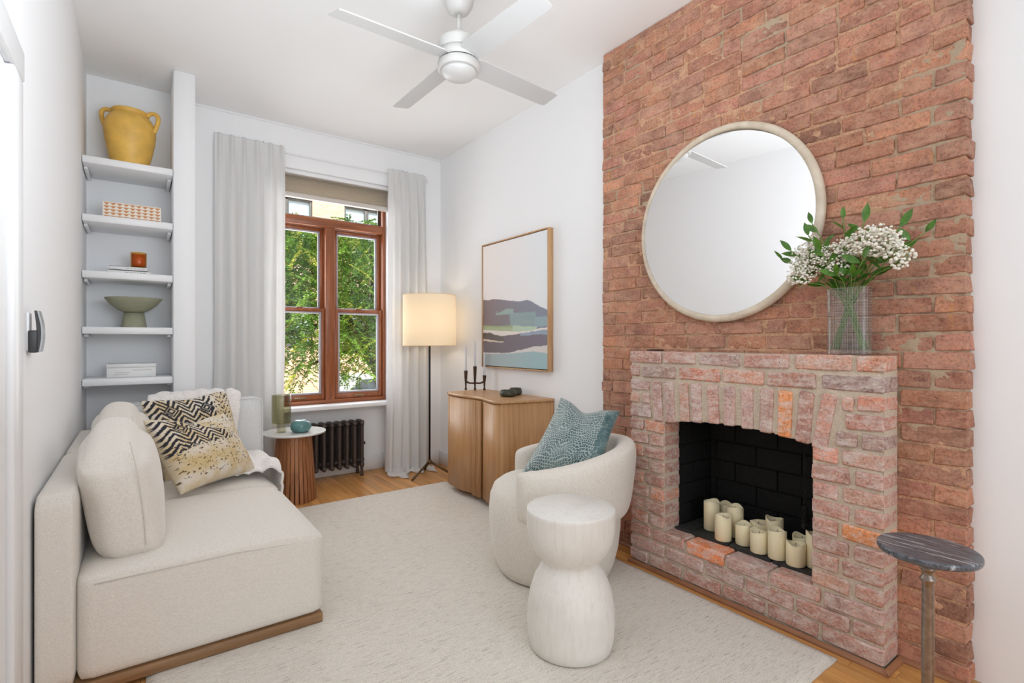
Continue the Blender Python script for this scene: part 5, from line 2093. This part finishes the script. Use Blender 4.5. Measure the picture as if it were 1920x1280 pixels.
# ================================================================== HOURGLASS SIDE TABLE
HX, HY = 1.372, 1.490
o = MB().lathe([(0.02, 0.0005), (0.152, 0.0), (0.160, 0.006), (0.167, 0.04), (0.172, 0.09), (0.170, 0.15), (0.160, 0.21), (0.142, 0.265), (0.120, 0.305), (0.109, 0.322), (0.109, 0.332), (0.122, 0.346), (0.146, 0.375), (0.163, 0.412), (0.1715, 0.455), (0.173, 0.520), (0.1725, 0.531), (0.169, 0.535), (0.02, 0.5355)],
               (HX, HY, RZ), 96).build('hourglass_table', M['whitewood'])
props(o, 'whitewashed hourglass-shaped wooden drum table in front of the cream armchair', 'side table')

# ================================================================== MARBLE PEDESTAL TABLE
DX, DY = 1.935, 0.512
pt = thing('pedestal_table', 'small round dark marble drink table on a slim turned metal stem', 'side table', (DX, DY, 0))
MB().lathe([(0.118, 0.553), (0.124, 0.556), (0.127, 0.562), (0.127, 0.572), (0.1245, 0.575)], (DX, DY, 0), 72).build('marble_top', M['dark_marble'], pt)
MB().lathe([(0.014, 0.03), (0.0155, 0.10), (0.0165, 0.3), (0.0150, 0.455), (0.0155, 0.47), (0.020, 0.476), (0.021, 0.482), (0.016, 0.488), (0.013, 0.498), (0.016, 0.506), (0.021, 0.510), (0.020, 0.516), (0.014, 0.522), (0.0135, 0.535), (0.0150, 0.553)], (DX, DY, 0), 28).build('stem', M['pewter'], pt)
MB().lathe([(0.10, 0.0), (0.102, 0.006), (0.09, 0.016), (0.04, 0.028), (0.02, 0.04), (0.014, 0.05)], (DX, DY, 0.0005), 40).build('base', M['pewter'], pt)

# ================================================================== CEILING FAN
FX, FYc = 1.315, 2.263
fan = thing('ceiling_fan', 'white four-blade ceiling fan with a domed light hanging from the ceiling', 'ceiling fan', (FX, FYc, ZC))
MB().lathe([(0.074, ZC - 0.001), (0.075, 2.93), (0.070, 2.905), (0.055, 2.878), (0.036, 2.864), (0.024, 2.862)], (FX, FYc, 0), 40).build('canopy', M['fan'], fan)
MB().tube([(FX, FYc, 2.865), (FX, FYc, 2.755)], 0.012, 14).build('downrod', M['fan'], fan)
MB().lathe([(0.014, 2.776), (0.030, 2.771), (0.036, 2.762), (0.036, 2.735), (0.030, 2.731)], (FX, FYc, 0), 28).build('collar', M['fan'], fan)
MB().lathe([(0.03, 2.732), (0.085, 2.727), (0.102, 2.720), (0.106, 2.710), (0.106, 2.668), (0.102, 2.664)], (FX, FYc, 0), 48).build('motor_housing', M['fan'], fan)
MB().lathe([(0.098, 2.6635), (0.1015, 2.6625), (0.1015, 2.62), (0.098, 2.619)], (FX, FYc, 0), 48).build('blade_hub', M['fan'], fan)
MB().lathe([(0.100, 2.618), (0.100, 2.612)], (FX, FYc, 0), 48).build('dark_gap', M['dark_gap'], fan)
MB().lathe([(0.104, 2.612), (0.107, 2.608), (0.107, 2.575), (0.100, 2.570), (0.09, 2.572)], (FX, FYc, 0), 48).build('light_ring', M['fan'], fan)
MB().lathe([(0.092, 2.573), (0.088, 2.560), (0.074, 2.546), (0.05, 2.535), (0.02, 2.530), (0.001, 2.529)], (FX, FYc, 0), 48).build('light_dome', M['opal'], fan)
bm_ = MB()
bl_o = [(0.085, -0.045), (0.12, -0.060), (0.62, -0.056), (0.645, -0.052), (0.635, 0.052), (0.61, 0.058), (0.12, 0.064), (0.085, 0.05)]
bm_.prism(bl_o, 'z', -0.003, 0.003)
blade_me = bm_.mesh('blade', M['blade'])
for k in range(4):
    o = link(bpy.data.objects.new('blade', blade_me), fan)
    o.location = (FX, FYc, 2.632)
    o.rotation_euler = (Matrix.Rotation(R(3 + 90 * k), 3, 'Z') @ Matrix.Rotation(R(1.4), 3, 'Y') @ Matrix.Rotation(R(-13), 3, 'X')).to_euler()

# ================================================================== OUTSIDE
ZG = -1.0
structure(MB().box(-14, 26, 4.85, 9.2, ZG - 0.2, ZG).build('pavement', M['pavement']))
structure(MB().box(-14, 26, 9.2, 15.0, ZG - 0.25, ZG - 0.10).build('street', M['asphalt']))
structure(MB().box(-14, 26, 15.0, 18.0, ZG - 0.2, ZG + 0.02).build('far_pavement', M['pavement']))

bd = thing('apartment_building', 'pale brick apartment building with dark framed windows across the street', 'building', (6, 18.5, ZG))
wins = []
for kx in range(-3, 6):
    for kz in range(-1, 4):
        wins.append((5.84 + kx * 2.72, 5.84 + kx * 2.72 + 1.24 + 0.4, 5.98 + kz * 3.1 - 1.75, 5.98 + kz * 3.1))
fw = MB()
xs = sorted({w[0] for w in wins} | {w[1] for w in wins} | {-6.0, 24.0})
zs = sorted({w[2] for w in wins} | {w[3] for w in wins} | {ZG, 17.0})
for a, b in zip(xs[:-1], xs[1:]):
    for c, d in zip(zs[:-1], zs[1:]):
        if not any(w[0] <= (a + b) / 2 <= w[1] and w[2] <= (c + d) / 2 <= w[3] for w in wins):
            fw.box(a, b, 18.0, 18.4, c, d)
fw.build('brick_wall', M['facade'], bd)
for (a, b, c, d) in wins:
    w_ = MB()
    ring(w_, a, b, c, d, 0.07, 18.06, 18.14)
    w_.bbox((a + b) / 2 - 0.07, (a + b) / 2 + 0.07, 18.06, 18.14, c, d, 0.003, 1)
    w_.box(a, b, 17.96, 18.05, c - 0.08, c)
    wo = w_.build('window', M['dark_window_frame'], bd)
    MB().box(a + 0.05, b - 0.05, 18.15, 18.17, c, d).build('pane', M['far_pane'], wo)

# honey locust in front of the window
tr = thing('street_tree', 'leafy green street tree outside the window', 'tree', (3.4, 8.8, ZG))
tk = MB()
tk.tube([(3.75, 8.8, ZG - 0.05), (3.68, 8.8, 0.0), (3.5, 8.8, 0.7), (3.2, 8.75, 1.2), (2.7, 8.7, 1.7), (2.3, 8.7, 2.4)], [0.2, 0.17, 0.15, 0.12, 0.09, 0.05], 12)
for br_ in ([(3.5, 8.8, 0.7), (3.9, 8.7, 1.5), (4.1, 8.6, 2.4), (4.2, 8.6, 3.0)], [(3.2, 8.75, 1.2), (3.3, 8.6, 1.9), (3.2, 8.5, 2.8)], [(2.95, 8.7, 1.45), (2.3, 8.4, 1.45), (1.7, 8.2, 1.3)], [(3.3, 8.8, 1.1), (2.8, 8.9, 1.0), (2.3, 8.9, 0.8)]):
    tk.tube(br_, [0.08, 0.05, 0.03, 0.015][:len(br_)] if len(br_) == 4 else [0.07, 0.04, 0.02], 8)
tk.build('trunk', M['bark'], tr)
rng = np.random.default_rng(5)
NL = 330000
# leaflets strung on drooping sprays
nsp = 7000
sc_ = np.stack([rng.uniform(0.2, 5.6, nsp), rng.uniform(7.2, 10.2, nsp), rng.uniform(0.55, 3.25, nsp)], 1)
top = 3.02 + 0.10 * np.sin(sc_[:, 0] * 2.3) - 0.16 * (sc_[:, 0] < 2.2) * 1.0 + 0.07 * (sc_[:, 1] - 8)
sc_[:, 2] = np.minimum(sc_[:, 2], top)
keep = (sc_[:, 2] > 1.15) | (rng.random(nsp) < np.clip((sc_[:, 2] - 0.45) * 0.9, 0.1, 1))
sc_ = sc_[keep]
nsp = len(sc_)
per = NL // nsp
dirs = np.stack([rng.normal(0, 1, nsp), rng.normal(0, 0.6, nsp), rng.normal(-0.25, 0.4, nsp)], 1)
dirs /= np.linalg.norm(dirs, axis=1, keepdims=True)
lenS = rng.uniform(0.22, 0.42, nsp)
tt = np.tile(np.linspace(0, 1, per), nsp)
idx = np.repeat(np.arange(nsp), per)
cen = sc_[idx] + dirs[idx] * (tt * lenS[idx])[:, None]
cen[:, 2] -= 0.12 * tt ** 2
sidev = np.cross(dirs[idx], np.array([0, 0, 1.0]))
sidev /= np.linalg.norm(sidev, axis=1, keepdims=True) + 1e-9
sgn = np.where(np.arange(len(tt)) % 2, 1.0, -1.0)[:, None]
axl = sidev * sgn + dirs[idx] * 0.5 + rng.normal(0, 0.25, (len(tt), 3))
axl /= np.linalg.norm(axl, axis=1, keepdims=True)
wv = np.cross(axl, rng.normal(0, 1, (len(tt), 3)))
wv /= np.linalg.norm(wv, axis=1, keepdims=True) + 1e-9
L_ = rng.uniform(0.034, 0.056, len(tt))[:, None]
a0 = cen
a1 = cen + axl * L_ * 0.5 + wv * L_ * 0.2
a2 = cen + axl * L_
a3 = cen + axl * L_ * 0.5 - wv * L_ * 0.2
V = np.stack([a0, a1, a2, a3], 1).reshape(-1, 3)
F = np.arange(len(V)).reshape(-1, 4)
me = bpy.data.meshes.new('foliage')
me.vertices.add(len(V))
me.vertices.foreach_set('co', V.astype(np.float32).ravel())
me.loops.add(len(V))
me.loops.foreach_set('vertex_index', F.astype(np.int32).ravel())
me.polygons.add(len(F))
me.polygons.foreach_set('loop_start', np.arange(0, len(V), 4, dtype=np.int32))
me.update(calc_edges=True)
me.materials.append(M['foliage'])
hue = rng.random(nsp)
base = np.where(hue[:, None] < 0.13, np.array([206, 210, 84]), np.where(hue[:, None] < 0.6, np.array([146, 186, 74]), np.array([106, 150, 60])))
base = base[idx] * rng.uniform(0.75, 1.2, (len(tt), 1))
base = np.clip(base / 255.0, 0, 1)
linc = np.where(base <= 0.04045, base / 12.92, ((base + 0.055) / 1.055) ** 2.4)
arr = np.ones((len(V), 4), dtype=np.float32)
arr[:, :3] = np.repeat(linc, 4, axis=0)
at = me.color_attributes.new('print', 'FLOAT_COLOR', 'POINT')
at.data.foreach_set('color', arr.ravel())
o = link(bpy.data.objects.new('foliage', me), tr)
o['kind'] = 'stuff'


def car(label, x0, y0):
    """small hatchback, length along x"""
    c = thing('car', label, 'car', (x0, y0, ZG - 0.1), 'cars parked across the street')
    z = ZG - 0.1
    body = [(-2.0, 0.28), (-2.02, 0.62), (-1.9, 0.80), (-1.0, 0.92), (-0.45, 1.38), (0.9, 1.42), (1.55, 1.02), (1.98, 0.92), (2.02, 0.5), (1.95, 0.28)]
    MB().prism([(x0 + p[0], z + p[1]) for p in body], 'y', y0 - 0.82, y0 + 0.82).build('body', M['car_paint'], c)
    for q in ([(-0.82, 0.98), (-0.38, 1.33), (0.18, 1.36), (0.18, 0.98)], [(0.26, 0.98), (0.26, 1.36), (0.86, 1.36), (1.36, 1.02)]):
        for s_ in (-1, 1):
            ya, yb = y0 + s_ * 0.822, y0 + s_ * 0.83
            MB().prism([(x0 + p[0], z + p[1]) for p in q], 'y', min(ya, yb), max(ya, yb)).build('side_window', M['car_glass'], c)
    for xx in (-1.25, 1.25):
        for s_ in (-0.74, 0.74):
            v_ = []
            w_ = MB()
            ol = [(x0 + xx + 0.31 * math.cos(2 * math.pi * k / 24), z + 0.31 + 0.31 * math.sin(2 * math.pi * k / 24)) for k in range(24)]
            w_.prism(ol, 'y', y0 + s_ - 0.11, y0 + s_ + 0.11)
            w_.build('wheel', M['tyre'], c)
    return c


car('white hatchback parked across the street, seen low through the right window half', 5.0, 13.6)
car('white hatchback parked across the street, seen low through the left window half', 0.4, 13.6)
ra = thing('street_railing', 'low dark iron railing along the pavement outside the window', 'railing', (3, 6.6, ZG))
MB().tube([(-1, 6.6, 0.22), (6, 6.6, 0.22)], 0.015, 8).build('top_rail', M['black_metal'], ra)
MB().tube([(-1, 6.6, -0.75), (6, 6.6, -0.75)], 0.012, 8).build('bottom_rail', M['black_metal'], ra)
post_me = MB().tube([(0, 0, ZG), (0, 0, 0.26)], 0.014, 8).mesh('post', M['black_metal'])
for k in range(8):
    o = link(bpy.data.objects.new('post', post_me), ra)
    o.location = (-1 + k, 6.6, 0)
